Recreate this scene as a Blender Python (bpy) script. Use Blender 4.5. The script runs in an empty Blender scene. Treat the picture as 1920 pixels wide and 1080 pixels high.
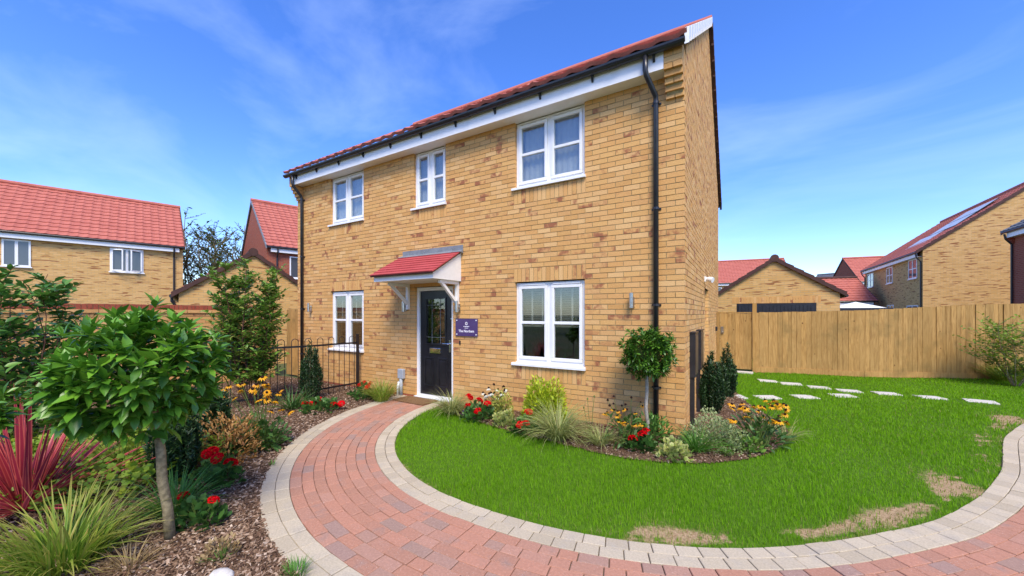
import bpy, math, random
import numpy as np
from mathutils import Matrix, Vector
rng = np.random.default_rng(7); random.seed(7)
SC = bpy.context.scene
COL = SC.collection
PI = math.pi

# ------------------------------------------------------------------ camera
cam_d = bpy.data.cameras.new('camera'); cam = bpy.data.objects.new('camera', cam_d); COL.objects.link(cam)
cam_d.sensor_width = 36; cam_d.lens = 36*712/1920; cam_d.shift_y = 0.025; cam_d.clip_end = 2000; cam_d.clip_start = .02
CAM = np.array([.633, -5.355, 1.62]); RT = np.array([.855, .518]); FW = np.array([-.518, .855])
cam.location = CAM; cam.rotation_euler = (PI/2, 0, math.atan2(.518, .855)); SC.camera = cam

# ------------------------------------------------------------------ world + sun
SUN_EL, SUN_AZ = math.radians(52), math.radians(142)      # azimuth clockwise from +Y
w = bpy.data.worlds.new('World'); SC.world = w; w.use_nodes = True
nt = w.node_tree; nt.nodes.clear()
def wn(t, **k):
    n = nt.nodes.new(t)
    for a, b in k.items(): setattr(n, a, b)
    return n
sky = wn('ShaderNodeTexSky'); sky.sky_type = 'NISHITA'; sky.sun_disc = False
sky.sun_elevation = SUN_EL; sky.sun_rotation = SUN_AZ; sky.altitude = 0; sky.air_density = 1.0; sky.dust_density = .6; sky.ozone_density = 1.6
hs = wn('ShaderNodeHueSaturation'); hs.inputs['Hue'].default_value = .512; hs.inputs['Saturation'].default_value = 1.3; hs.inputs['Value'].default_value = 1.0
tc = wn('ShaderNodeTexCoord'); mp = wn('ShaderNodeMapping'); mp.inputs['Rotation'].default_value = (.25, .35, .5); mp.inputs['Scale'].default_value = (1.2, 3.0, 4.5)
no = wn('ShaderNodeTexNoise'); no.inputs['Scale'].default_value = 1.25; no.inputs['Detail'].default_value = 6; no.inputs['Roughness'].default_value = .55; no.inputs['Distortion'].default_value = .5
rp = wn('ShaderNodeValToRGB'); rp.color_ramp.elements[0].position = .47; rp.color_ramp.elements[1].position = .85
rp.color_ramp.elements[0].color = (0, 0, 0, 1); rp.color_ramp.elements[1].color = (.22, .22, .22, 1)
mx = wn('ShaderNodeMix', data_type='RGBA'); mx.inputs[7].default_value = (5.2, 6.2, 8.0, 1)
bg = wn('ShaderNodeBackground'); bg.inputs['Strength'].default_value = .14; ou = wn('ShaderNodeOutputWorld')
L = nt.links.new
L(sky.outputs[0], hs.inputs['Color']); L(tc.outputs['Generated'], mp.inputs['Vector']); L(mp.outputs[0], no.inputs['Vector'])
L(no.outputs[0], rp.inputs[0]); L(rp.outputs[0], mx.inputs[0]); tn = wn('ShaderNodeMix', data_type='RGBA', blend_type='MULTIPLY'); tn.inputs[0].default_value = 1; tn.inputs[7].default_value = (.92, 1.0, 1.22, 1); L(hs.outputs[0], tn.inputs[6]); L(tn.outputs[2], mx.inputs[6]); L(mx.outputs[2], bg.inputs['Color']); L(bg.outputs[0], ou.inputs[0])
sd = bpy.data.lights.new('sun', 'SUN'); sd.energy = 2.5; sd.angle = math.radians(24); sd.color = (1, .90, .74)
so = bpy.data.objects.new('sun', sd); COL.objects.link(so)
sv = Vector((math.sin(SUN_AZ)*math.cos(SUN_EL), math.cos(SUN_AZ)*math.cos(SUN_EL), math.sin(SUN_EL)))
so.rotation_euler = (-sv).to_track_quat('-Z', 'Y').to_euler(); so.location = (0, -10, 20)
vs = SC.view_settings; vs.view_transform = 'Standard'; vs.look = 'None'; vs.gamma = 1; vs.exposure = .95; vs.use_curve_mapping = False

# ------------------------------------------------------------------ pixel helpers (photo pixels -> world, used only to place real things)
def gr(px, py, z=0.):
    d = (CAM[2]-z)*712/(py-588); p = CAM[:2]+d*(FW+(px-960)/712*RT); return np.array([p[0], p[1], z])
def atd(px, d, z=0.):
    p = CAM[:2]+d*(FW+(px-960)/712*RT); return np.array([p[0], p[1], z])
def camdist(p): return float(np.hypot(p[0]-CAM[0], p[1]-CAM[1]))

# ------------------------------------------------------------------ materials
MATS = {}
def N(nt, t, **k):
    n = nt.nodes.new(t)
    for a, b in k.items(): setattr(n, a, b)
    return n
def base(name, rough=.6, spec=.3, metal=0.):
    m = bpy.data.materials.new(name); m.use_nodes = True; t = m.node_tree; p = t.nodes['Principled BSDF']
    p.inputs['Roughness'].default_value = rough; p.inputs['Specular IOR Level'].default_value = spec; p.inputs['Metallic'].default_value = metal
    MATS[name] = m; return m, t, p
def rndval(t):
    a = N(t, 'ShaderNodeAttribute'); a.attribute_name = 'rnd'; o = N(t, 'ShaderNodeObjectInfo')
    ad = N(t, 'ShaderNodeMath', operation='ADD'); fr = N(t, 'ShaderNodeMath', operation='FRACT')
    t.links.new(a.outputs['Fac'], ad.inputs[0]); t.links.new(o.outputs['Random'], ad.inputs[1]); t.links.new(ad.outputs[0], fr.inputs[0]); return fr.outputs[0]
def ramp(t, src, stops, interp='LINEAR'):
    r = N(t, 'ShaderNodeValToRGB'); r.color_ramp.interpolation = interp; e = r.color_ramp.elements
    while len(e) < len(stops): e.new(.5)
    for i, (p, c) in enumerate(stops): e[i].position = p; e[i].color = (*c, 1)
    t.links.new(src, r.inputs[0]); return r.outputs[0]
def mixc(t, fac, a, b, mode='MIX'):
    m = N(t, 'ShaderNodeMix', data_type='RGBA', blend_type=mode)
    for sock, v in ((m.inputs[0], fac), (m.inputs[6], a), (m.inputs[7], b)):
        if hasattr(v, 'links') or hasattr(v, 'is_output'): t.links.new(v, sock)
        elif isinstance(v, tuple): sock.default_value = (*v, 1)
        else: sock.default_value = v
    return m.outputs[2]
def noise(t, scale, detail=4, rough=.55, vec=None, dist=0.):
    n = N(t, 'ShaderNodeTexNoise'); n.inputs['Scale'].default_value = scale; n.inputs['Detail'].default_value = detail; n.inputs['Roughness'].default_value = rough; n.inputs['Distortion'].default_value = dist
    if vec is None:
        g = N(t, 'ShaderNodeNewGeometry'); vec = g.outputs['Position']
    t.links.new(vec, n.inputs['Vector']); return n.outputs[0]
def bump(t, p, h, strength=.3, dist=.01):
    b = N(t, 'ShaderNodeBump'); b.inputs['Strength'].default_value = strength; b.inputs['Distance'].default_value = dist
    t.links.new(h, b.inputs['Height']); t.links.new(b.outputs[0], p.inputs['Normal'])
def smooth01(t, src, a, b):
    m = N(t, 'ShaderNodeMapRange', interpolation_type='SMOOTHSTEP'); m.inputs[1].default_value = a; m.inputs[2].default_value = b; t.links.new(src, m.inputs[0]); return m.outputs[0]
def simple(name, c, rough=.5, spec=.4, metal=0., var=.12, nscale=9., bmp=0.):
    m, t, p = base(name, rough, spec, metal)
    n = noise(t, nscale, 5); f = smooth01(t, n, .3, .7)
    cc = mixc(t, f, tuple(x*(1-var) for x in c), tuple(min(1, x*(1+var)) for x in c)); t.links.new(cc, p.inputs['Base Color'])
    if bmp: bump(t, p, noise(t, nscale*12, 3), bmp, .004)
    return m
def brick_mat(name, cols, patch, pf=.78):
    m, t, p = base(name, .85, .2); r = rndval(t)
    c = ramp(t, r, cols)
    # a share of the bricks carries kiss marks and flashes from the kiln
    mul = N(t, 'ShaderNodeMath', operation='MULTIPLY'); mul.inputs[1].default_value = 7.31; t.links.new(r, mul.inputs[0])
    fr = N(t, 'ShaderNodeMath', operation='FRACT'); t.links.new(mul.outputs[0], fr.inputs[0])
    sel = smooth01(t, fr.outputs[0], pf, pf+.1); n1 = smooth01(t, noise(t, 6.5, 3), .42, .62)
    mm = N(t, 'ShaderNodeMath', operation='MULTIPLY'); t.links.new(sel, mm.inputs[0]); t.links.new(n1, mm.inputs[1])
    c = mixc(t, mm.outputs[0], c, patch)
    n2 = noise(t, 60, 4); c = mixc(t, .28, c, ramp(t, n2, [(.3, (.35, .35, .35)), (.7, (.85, .85, .85))]), 'OVERLAY')
    t.links.new(c, p.inputs['Base Color']); bump(t, p, noise(t, 140, 4), .35, .003); return m
BUFF = [(0, (.52, .275, .092)), (.25, (.62, .35, .125)), (.5, (.58, .305, .105)), (.75, (.66, .395, .165)), (1, (.55, .295, .108))]
brick_mat('buff_brick', BUFF, (.30, .115, .055), .80)
brick_mat('red_brick', [(0, (.30, .075, .04)), (.5, (.36, .10, .05)), (1, (.26, .06, .035))], (.2, .045, .03))
brick_mat('engineering_brick', [(0, (.28, .07, .04)), (1, (.34, .09, .05))], (.2, .05, .03))
simple('mortar', (.36, .27, .13), .95, .1, var=.2, nscale=20, bmp=.4)
def brick_tex(name, c1, c2, mort, dark, dk=.62):
    m, t, p = base(name, .88, .15)
    uv = N(t, 'ShaderNodeUVMap'); b = N(t, 'ShaderNodeTexBrick'); b.offset = .5
    b.inputs['Scale'].default_value = 1; b.inputs['Brick Width'].default_value = .225; b.inputs['Row Height'].default_value = .075; b.inputs['Mortar Size'].default_value = .006; b.inputs['Mortar Smooth'].default_value = .2
    b.inputs['Color1'].default_value = (*c1, 1); b.inputs['Color2'].default_value = (*c2, 1); b.inputs['Mortar'].default_value = (*mort, 1)
    t.links.new(uv.outputs[0], b.inputs['Vector'])
    # darker flashed bricks: low frequency noise sampled on brick-shaped cells
    v = N(t, 'ShaderNodeMapping'); v.inputs['Scale'].default_value = (4.44/2.2, 13.33, 1); t.links.new(uv.outputs[0], v.inputs['Vector'])
    n = noise(t, 1.0, 2, .5, v.outputs[0]); f = smooth01(t, n, dk, dk+.06)
    c = mixc(t, f, b.outputs[0], dark); t.links.new(c, p.inputs['Base Color']); bump(t, p, b.outputs['Fac'], -.3, .006); return m
brick_tex('buff_brickwork', (.56, .325, .11), (.65, .40, .16), (.42, .31, .16), (.28, .12, .05), .575)
brick_tex('red_brickwork', (.34, .09, .05), (.28, .07, .04), (.30, .20, .14), (.2, .05, .035), .66)
def tile_mat(name, c, dark):
    m, t, p = base(name, .7, .25); r = rndval(t); n = noise(t, 3.0, 5)
    cc = mixc(t, smooth01(t, n, .25, .75), c, dark); cc = mixc(t, .25, cc, ramp(t, noise(t, 45, 3), [(.3, (.35,)*3), (.7, (.8,)*3)]), 'OVERLAY')
    t.links.new(cc, p.inputs['Base Color']); bump(t, p, noise(t, 90, 3), .2, .004); return m
tile_mat('red_tile', (.47, .150, .105), (.39, .112, .078)); tile_mat('slate_tile', (.13, .14, .16), (.09, .1, .12)); tile_mat('brown_verge', (.085, .04, .032), (.06, .03, .025))
tile_mat('canopy_tile', (.44, .075, .075), (.36, .055, .055))
simple('white_plastic', (.80, .80, .79), .35, .45, var=.03); simple('white_paint', (.78, .77, .74), .45, .4, var=.04)
simple('black_plastic', (.02, .021, .026), .32, .5, var=.2); simple('black_paint', (.013, .013, .017), .3, .5, var=.25)
simple('steel', (.58, .57, .55), .28, .5, 1., var=.08); simple('chrome', (.8, .8, .8), .08, .5, 1., var=.02); simple('lead_flashing', (.2, .21, .225), .6, .4, var=.15)
simple('grey_plastic', (.36, .39, .43), .45, .4, var=.06); simple('meter_brown', (.10, .065, .04), .4, .4, var=.15); simple('purple_acrylic', (.075, .045, .14), .22, .5, var=.05)
simple('sign_lettering', (.82, .80, .86), .5, .3, var=.02); simple('dark_door', (.018, .02, .028), .5, .4, var=.2); simple('coir', (.20, .115, .055), .95, .1, var=.35, nscale=60, bmp=.6)
simple('rubber', (.02, .019, .018), .7, .3); simple('blind_cream', (.56, .52, .45), .6, .2, var=.05); simple('curtain_white', (.72, .72, .72), .8, .2, var=.05); simple('room_wall', (.24, .23, .22), .9, .1, var=.1)
simple('parasol_cloth', (.78, .79, .76), .8, .2, var=.03); simple('solar_cell', (.52, .53, .54), .35, .5, var=.06); simple('stone_slab', (.56, .53, .47), .85, .2, var=.14, nscale=25, bmp=.4)
simple('bark', (.23, .19, .11), .9, .15, var=.35, nscale=30, bmp=.6); simple('pale_bark', (.33, .30, .25), .85, .2, var=.25, nscale=40, bmp=.4); simple('stem_red', (.14, .06, .04), .7, .3, var=.3); simple('stem_green', (.10, .16, .03), .6, .3, var=.25)
simple('soil', (.07, .05, .036), .95, .1, var=.4, nscale=30, bmp=.8)
m, t, p = base('wood_fence', .8, .2)
g = N(t, 'ShaderNodeNewGeometry'); mpn = N(t, 'ShaderNodeMapping'); mpn.inputs['Scale'].default_value = (7, 7, .8); t.links.new(g.outputs['Position'], mpn.inputs['Vector'])
n1 = noise(t, 4.0, 6, .6, mpn.outputs[0], .8); r = rndval(t)
c = ramp(t, n1, [(.25, (.25, .135, .042)), (.5, (.38, .22, .072)), (.75, (.47, .29, .105))]); c = mixc(t, .5, c, ramp(t, r, [(0, (.36, .36, .33)), (.5, (.5, .5, .5)), (1, (.62, .6, .56))]), 'OVERLAY')
mp2 = N(t, 'ShaderNodeMapping'); mp2.inputs['Scale'].default_value = (1, 1, .7); t.links.new(g.outputs['Position'], mp2.inputs['Vector'])
vo = N(t, 'ShaderNodeTexVoronoi'); vo.inputs['Scale'].default_value = 4.2; t.links.new(mp2.outputs[0], vo.inputs['Vector'])
kn = smooth01(t, vo.outputs['Distance'], .10, .03); c = mixc(t, kn, c, (.13, .06, .022)); c = mixc(t, smooth01(t, noise(t, 1.6, 4, .6), .5, .75), c, (.24, .15, .05)); t.links.new(c, p.inputs['Base Color']); bump(t, p, n1, .25, .004)
m, t, p = base('paver_red', .9, .15); r = rndval(t)
c = ramp(t, r, [(0, (.39, .195, .125)), (.3, (.44, .215, .14)), (.55, (.37, .19, .125)), (.8, (.42, .225, .155)), (.95, (.31, .20, .15)), (1, (.33, .21, .165))])
c = mixc(t, smooth01(t, noise(t, 5, 4), .55, .8), c, (.30, .20, .16)); sp = smooth01(t, noise(t, 170, 2), .66, .72); c = mixc(t, sp, c, (.62, .5, .43)); c = mixc(t, .3, c, ramp(t, noise(t, 60, 4), [(.3, (.3,)*3), (.7, (.75,)*3)]), 'OVERLAY')
t.links.new(c, p.inputs['Base Color']); bump(t, p, noise(t, 220, 3), .5, .002)
m, t, p = base('sett_grey', .9, .15); r = rndval(t)
c = ramp(t, r, [(0, (.44, .37, .255)), (.5, (.50, .425, .30)), (1, (.40, .335, .23))]); c = mixc(t, smooth01(t, noise(t, 6, 5), .45, .8), c, (.40, .35, .27)); c = mixc(t, .3, c, ramp(t, noise(t, 80, 4), [(.3, (.3,)*3), (.7, (.75,)*3)]), 'OVERLAY')
t.links.new(c, p.inputs['Base Color']); bump(t, p, noise(t, 220, 3), .5, .002)
simple('joint_sand', (.15, .115, .08), .95, .1, var=.35, nscale=50, bmp=.5)
m, t, p = base('mulch_bed', .95, .1); c = ramp(t, noise(t, 38, 6, .7), [(.28, (.035, .021, .013)), (.5, (.12, .072, .042)), (.72, (.26, .17, .105))]); t.links.new(c, p.inputs['Base Color']); bump(t, p, noise(t, 50, 5, .7), 1., .02)
m, t, p = base('bark_chip', .9, .15); c = ramp(t, rndval(t), [(0, (.065, .036, .022)), (.35, (.16, .092, .054)), (.65, (.26, .165, .10)), (.9, (.42, .30, .205)), (1, (.56, .44, .33))]); t.links.new(c, p.inputs['Base Color'])
m, t, p = base('lawn_ground', .95, .1); a = N(t, 'ShaderNodeAttribute'); a.attribute_name = 'dead'
cg = ramp(t, noise(t, 30, 5), [(.3, (.05, .11, .008)), (.7, (.09, .18, .014))]); cd = ramp(t, noise(t, 45, 6, .7), [(.3, (.20, .12, .06)), (.55, (.38, .27, .15)), (.75, (.50, .38, .23))])
am = N(t, 'ShaderNodeMath', operation='MULTIPLY_ADD'); am.inputs[1].default_value = 1.1; am.inputs[2].default_value = -.42; t.links.new(noise(t, 28, 5, .65), am.inputs[0]); ad2 = N(t, 'ShaderNodeMath', operation='ADD'); t.links.new(am.outputs[0], ad2.inputs[0]); t.links.new(a.outputs['Fac'], ad2.inputs[1])
t.links.new(mixc(t, smooth01(t, ad2.outputs[0], .35, .75), cg, cd), p.inputs['Base Color'])
m, t, p = base('far_ground', .95, .1); c = ramp(t, noise(t, .35, 6), [(.35, (.05, .09, .02)), (.65, (.12, .11, .06))]); t.links.new(c, p.inputs['Base Color'])
def leaf_mat(name, cols, edge=None, trans=.25, rough=.45, spec=.35, tip=None):
    m, t, p = base(name, rough, spec); c = ramp(t, rndval(t), [(i/(len(cols)-1), k) for i, k in enumerate(cols)])
    if edge:
        a = N(t, 'ShaderNodeAttribute'); a.attribute_name = 'e'; c = mixc(t, smooth01(t, a.outputs['Fac'], .35, .95), c, edge)
    if tip:
        a = N(t, 'ShaderNodeAttribute'); a.attribute_name = 'l'; c = mixc(t, smooth01(t, a.outputs['Fac'], .45, 1.), c, tip)
    t.links.new(c, p.inputs['Base Color']); tr = N(t, 'ShaderNodeBsdfTranslucent'); t.links.new(c, tr.inputs['Color'])
    ms = N(t, 'ShaderNodeMixShader'); ms.inputs[0].default_value = trans; t.links.new(p.outputs[0], ms.inputs[1]); t.links.new(tr.outputs[0], ms.inputs[2]); t.links.new(ms.outputs[0], t.nodes['Material Output'].inputs['Surface']); return m
leaf_mat('grass_blade', [(.15, .34, .006), (.19, .41, .008), (.24, .47, .012), (.165, .37, .007)], trans=.45, rough=.6, spec=.15, tip=(.20, .38, .02))
leaf_mat('grass_dry', [(.22, .26, .04), (.34, .30, .09), (.16, .25, .02)], trans=.3)
leaf_mat('bay_leaf', [(.05, .14, .012), (.10, .26, .02), (.17, .37, .03), (.075, .2, .016)], trans=.22, rough=.35, spec=.5)
leaf_mat('bay_leaf_dark', [(.03, .085, .01), (.06, .16, .014), (.12, .26, .022), (.04, .11, .012)], trans=.2, rough=.35, spec=.5)
leaf_mat('shrub_leaf', [(.08, .19, .025), (.14, .29, .035), (.22, .38, .055), (.10, .23, .03), (.25, .25, .06)], trans=.3, rough=.4)
leaf_mat('shrub_leaf_deep', [(.05, .14, .025), (.09, .22, .035), (.15, .31, .05), (.065, .17, .028)], trans=.25, rough=.38)
leaf_mat('tree_leaf', [(.06, .10, .025), (.09, .14, .03), (.13, .18, .045)], trans=.25)
leaf_mat('yew_leaf', [(.012, .035, .014), (.02, .055, .018), (.03, .075, .024)], trans=.1, tip=(.06, .13, .03))
leaf_mat('lime_leaf', [(.40, .50, .02), (.52, .60, .03), (.30, .44, .02), (.60, .62, .06)], trans=.3)
leaf_mat('euonymus_leaf', [(.13, .22, .05), (.2, .30, .07), (.10, .18, .04)], edge=(.62, .64, .34), trans=.25)
leaf_mat('euonymus_gold', [(.25, .33, .03), (.42, .45, .06), (.2, .27, .03)], edge=(.68, .62, .16), trans=.25)
leaf_mat('heuchera_leaf', [(.26, .36, .05), (.36, .44, .09), (.2, .3, .05)], edge=(.50, .50, .18), trans=.25)
leaf_mat('geranium_leaf', [(.04, .11, .022), (.065, .16, .03), (.09, .2, .035)], trans=.2)
leaf_mat('rudbeckia_leaf', [(.04, .10, .02), (.065, .15, .028), (.095, .19, .035)], trans=.2)
leaf_mat('sedge_blade', [(.16, .25, .03), (.24, .30, .05), (.30, .33, .08), (.12, .21, .03), (.36, .28, .10)], edge=(.55, .55, .24), trans=.3)
leaf_mat('gold_sedge', [(.16, .30, .02), (.12, .25, .02), (.26, .36, .04), (.40, .33, .08)], edge=(.30, .42, .05), trans=.35, tip=(.40, .36, .08))
leaf_mat('strap_leaf', [(.07, .20, .025), (.10, .26, .03), (.14, .31, .04)], trans=.3)
leaf_mat('cordyline_blade', [(.28, .025, .055), (.40, .035, .06), (.17, .02, .05), (.48, .05, .07)], edge=(.72, .16, .12), trans=.3, rough=.35)
leaf_mat('dry_leaf', [(.36, .17, .04), (.45, .24, .06), (.26, .11, .03), (.5, .3, .1)], trans=.25)
leaf_mat('dry_straw', [(.28, .19, .08), (.40, .29, .13), (.2, .12, .05)], trans=.2)
leaf_mat('ground_leaf', [(.16, .28, .02), (.24, .36, .03), (.11, .22, .02), (.32, .38, .03)], trans=.3)
leaf_mat('red_petal', [(.66, .004, .010), (.76, .006, .014), (.55, .003, .008)], trans=.2, rough=.8, spec=.05); leaf_mat('yellow_petal', [(.80, .36, .004), (.86, .45, .008), (.74, .28, .004)], trans=.25)
leaf_mat('white_petal', [(.74, .73, .58), (.8, .8, .7)], trans=.2); leaf_mat('violet_petal', [(.08, .03, .30), (.12, .05, .36)], trans=.2)
simple('flower_cone', (.03, .014, .01), .9, .1, var=.3, nscale=200)
m = bpy.data.materials.new('window_glass'); m.use_nodes = True; t = m.node_tree; t.nodes.remove(t.nodes['Principled BSDF']); MATS['window_glass'] = m
gl = N(t, 'ShaderNodeBsdfGlossy'); gl.inputs['Roughness'].default_value = .015; gl.inputs['Color'].default_value = (.92, .95, 1, 1); trn = N(t, 'ShaderNodeBsdfTransparent'); trn.inputs['Color'].default_value = (.80, .83, .82, 1)
lw = N(t, 'ShaderNodeLayerWeight'); lw.inputs['Blend'].default_value = .5; pw = N(t, 'ShaderNodeMath', operation='POWER'); pw.inputs[1].default_value = 3.; t.links.new(lw.outputs['Facing'], pw.inputs[0]); fz = N(t, 'ShaderNodeMath', operation='MULTIPLY_ADD'); fz.inputs[1].default_value = .7; fz.inputs[2].default_value = .10; t.links.new(pw.outputs[0], fz.inputs[0]); ms = N(t, 'ShaderNodeMixShader'); t.links.new(fz.outputs[0], ms.inputs[0]); t.links.new(trn.outputs[0], ms.inputs[1]); t.links.new(gl.outputs[0], ms.inputs[2]); t.links.new(ms.outputs[0], t.nodes['Material Output'].inputs[0])

# ------------------------------------------------------------------ mesh helpers
def fast_mesh(name, V, F, fattr=None, vattr=None, smooth=False):
    V = np.asarray(V, np.float32); F = np.asarray(F, np.int32); me = bpy.data.meshes.new(name); m_, k = F.shape
    me.vertices.add(len(V)); me.vertices.foreach_set('co', V.ravel()); me.loops.add(m_*k); me.loops.foreach_set('vertex_index', F.ravel())
    me.polygons.add(m_); me.polygons.foreach_set('loop_start', np.arange(0, m_*k, k, dtype=np.int32))
    me.polygons.foreach_set('use_smooth', np.full(m_, bool(smooth)))
    me.update(calc_edges=True)
    for d, dom in ((fattr, 'FACE'), (vattr, 'POINT')):
        for k_, a in (d or {}).items():
            at = me.attributes.new(k_, 'FLOAT', dom); at.data.foreach_set('value', np.asarray(a, np.float32))
    return me
def link(name, me, mat=None, parent=None, loc=None, rot=None):
    o = bpy.data.objects.new(name, me); COL.objects.link(o)
    if mat and me and not me.materials: me.materials.append(MATS[mat])
    if parent: o.parent = parent
    if loc is not None: o.location = loc
    if rot is not None: o.rotation_euler = rot
    return o
def tag(o, label=None, cat=None, group=None, kind=None):
    if label: o['label'] = label
    if cat: o['category'] = cat
    if group: o['group'] = group
    if kind: o['kind'] = kind
    return o
def empty(name, loc=(0, 0, 0), rz=0, label=None, cat=None, group=None):
    o = bpy.data.objects.new(name, None); COL.objects.link(o); o.location = loc; o.rotation_euler = (0, 0, rz); o.empty_display_size = .1; return tag(o, label, cat, group)
class MB:
    def __init__(s): s.v = []; s.f = []
    def add(s, V, F):
        o = len(s.v); s.v += [tuple(map(float, p)) for p in V]; s.f += [tuple(i+o for i in f) for f in F]; return s
    def box(s, x0, x1, y0, y1, z0, z1):
        return s.add([(x0, y0, z0), (x1, y0, z0), (x1, y1, z0), (x0, y1, z0), (x0, y0, z1), (x1, y0, z1), (x1, y1, z1), (x0, y1, z1)],
                     [(0, 3, 2, 1), (4, 5, 6, 7), (0, 1, 5, 4), (1, 2, 6, 5), (2, 3, 7, 6), (3, 0, 4, 7)])
    def bar(s, a, b, wdt, th, up=(0, 0, 1)):
        a = Vector(a); b = Vector(b); d = (b-a).normalized(); u = Vector(up); sd_ = d.cross(u)
        if sd_.length < 1e-4: sd_ = d.cross(Vector((1, 0, 0)))
        sd_.normalize(); u = sd_.cross(d); V = []
        for p in (a, b):
            for i, j in ((-1, -1), (1, -1), (1, 1), (-1, 1)): V.append(p+sd_*(i*wdt/2)+u*(j*th/2))
        return s.add(V, [(0, 1, 2, 3), (7, 6, 5, 4), (0, 4, 5, 1), (1, 5, 6, 2), (2, 6, 7, 3), (3, 7, 4, 0)])
    def tube(s, pts, r, seg=8, cap=True):
        P = [Vector(p) for p in pts]; R = r if hasattr(r, '__len__') else [r]*len(P); V = []; u = None
        for i, p in enumerate(P):
            d = (P[min(i+1, len(P)-1)]-P[max(i-1, 0)]).normalized()
            if u is None: u = d.orthogonal().normalized()
            u = (u-d*u.dot(d)).normalized(); w_ = d.cross(u)
            for k in range(seg): a = 2*PI*k/seg; V.append(p+(u*math.cos(a)+w_*math.sin(a))*R[i])
        F = [(i*seg+k, i*seg+(k+1) % seg, (i+1)*seg+(k+1) % seg, (i+1)*seg+k) for i in range(len(P)-1) for k in range(seg)]
        if cap: F += [tuple(range(seg))[::-1], tuple((len(P)-1)*seg+k for k in range(seg))]
        return s.add(V, F)
    def lathe(s, prof, seg=16, c=(0, 0, 0)):
        V = [(c[0]+r*math.cos(2*PI*k/seg), c[1]+r*math.sin(2*PI*k/seg), c[2]+z) for r, z in prof for k in range(seg)]
        return s.add(V, [(i*seg+k, i*seg+(k+1) % seg, (i+1)*seg+(k+1) % seg, (i+1)*seg+k) for i in range(len(prof)-1) for k in range(seg)])
    def prism(s, poly, axis, a, b):
        n = len(poly); mk = {'x': lambda p, q: (q, p[0], p[1]), 'y': lambda p, q: (p[0], q, p[1]), 'z': lambda p, q: (p[0], p[1], q)}[axis]
        return s.add([mk(p, a) for p in poly]+[mk(p, b) for p in poly], [tuple(range(n))[::-1], tuple(range(n, 2*n))]+[(i, (i+1) % n, n+(i+1) % n, n+i) for i in range(n)])
    def build(s, name, mat, parent=None, loc=None, rot=None, smooth=False, uv=False):
        me = bpy.data.meshes.new(name); me.from_pydata(s.v, [], s.f)
        import bmesh
        bm = bmesh.new(); bm.from_mesh(me); bmesh.ops.recalc_face_normals(bm, faces=bm.faces); bm.to_mesh(me); bm.free()
        if smooth: me.polygons.foreach_set('use_smooth', [True]*len(me.polygons))
        if uv:
            ul = me.uv_layers.new(name='UVMap')
            for pl in me.polygons:
                n = pl.normal; tx = Vector((-n.y, n.x, 0))
                for li in pl.loop_indices:
                    co = me.vertices[me.loops[li].vertex_index].co
                    if abs(n.z) > .8 or tx.length < 1e-3: ul.data[li].uv = (co.x, co.y)
                    else: ul.data[li].uv = (co.dot(tx.normalized()), co.z)
        return link(name, me, mat, parent, loc, rot)
def stuff(o): o['kind'] = 'stuff'; return o
def struct(o): o['kind'] = 'structure'; return o
BOXF = np.array([(0, 3, 2, 1), (4, 5, 6, 7), (0, 1, 5, 4), (1, 2, 6, 5), (2, 3, 7, 6), (3, 0, 4, 7)])
def box_verts(x0, x1, y0, y1, z0, z1): return np.array([(x0, y0, z0), (x1, y0, z0), (x1, y1, z0), (x0, y1, z0), (x0, y0, z1), (x1, y0, z1), (x1, y1, z1), (x0, y1, z1)])

# ------------------------------------------------------------------ foliage helpers
def norm(a): return a/np.maximum(np.linalg.norm(a, axis=-1, keepdims=True), 1e-9)
def frames(d, roll=None):
    d = norm(d); up = np.tile(np.array([0, 0, 1.]), (len(d), 1)); bad = np.abs(d[:, 2]) > .98; up[bad] = (1, 0, 0)
    s = norm(np.cross(d, up)); n = np.cross(s, d)
    if roll is not None:
        c, q = np.cos(roll)[:, None], np.sin(roll)[:, None]; s, n = s*c+n*q, n*c-s*q
    return np.stack([s, d, n], axis=2)
def leaf_template(l, wd, fold=.25, curl=.12, stations=((0, .12), (.3, .85), (.62, 1.), (1, .06))):
    V = []; E = []; Lh = []
    for y, a in stations:
        for sx in (-1, 0, 1): V.append((sx*a*wd/2, y*l, (abs(sx)*fold*a*wd/2)-curl*l*y*y)); E.append(abs(sx)); Lh.append(y)
    F = [(i*3+j, i*3+j+1, i*3+j+4, i*3+j+3) for i in range(len(stations)-1) for j in (0, 1)]
    return np.array(V), np.array(F), np.array(E, float), np.array(Lh)
def lobed_template(r, lobes=6):
    n = lobes*2; V = [(0, 0, 0)]; E = [0.]
    for k in range(n):
        a = -PI/2+.25+(2*PI-.5)*k/(n-1); rr = r*(1 if k % 2 else .8); V.append((rr*math.cos(a), r*.75+rr*math.sin(a), -.22*r+.10*r*(k % 2))); E.append(1.)
    F = [(0, k, k+1, k+1) for k in range(1, n)]
    F = [(0, 2*k+1, 2*k+2, 2*k+3) for k in range((n-1)//2)]
    return np.array(V), np.array(F), np.array(E), np.array(E)
def scatter(tpl, pos, M, sc, rnd=None):
    V, F, E, Lh = tpl; N_ = len(pos); W = np.einsum('nij,kj->nki', M, V)*np.asarray(sc)[:, None, None]+pos[:, None, :]
    FF = (F[None]+(np.arange(N_)*len(V))[:, None, None]).reshape(-1, 4); rnd = rng.random(N_) if rnd is None else rnd
    return W.reshape(-1, 3), FF, {'rnd': np.repeat(rnd, len(F))}, {'e': np.tile(E, N_), 'l': np.tile(Lh, N_)}
def foliage(name, tpl, pos, M, sc, mat, parent, smooth=True):
    V, F, fa, va = scatter(tpl, np.asarray(pos), M, sc); return link(name, fast_mesh(name, V, F, fa, va, smooth), mat, parent)
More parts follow.
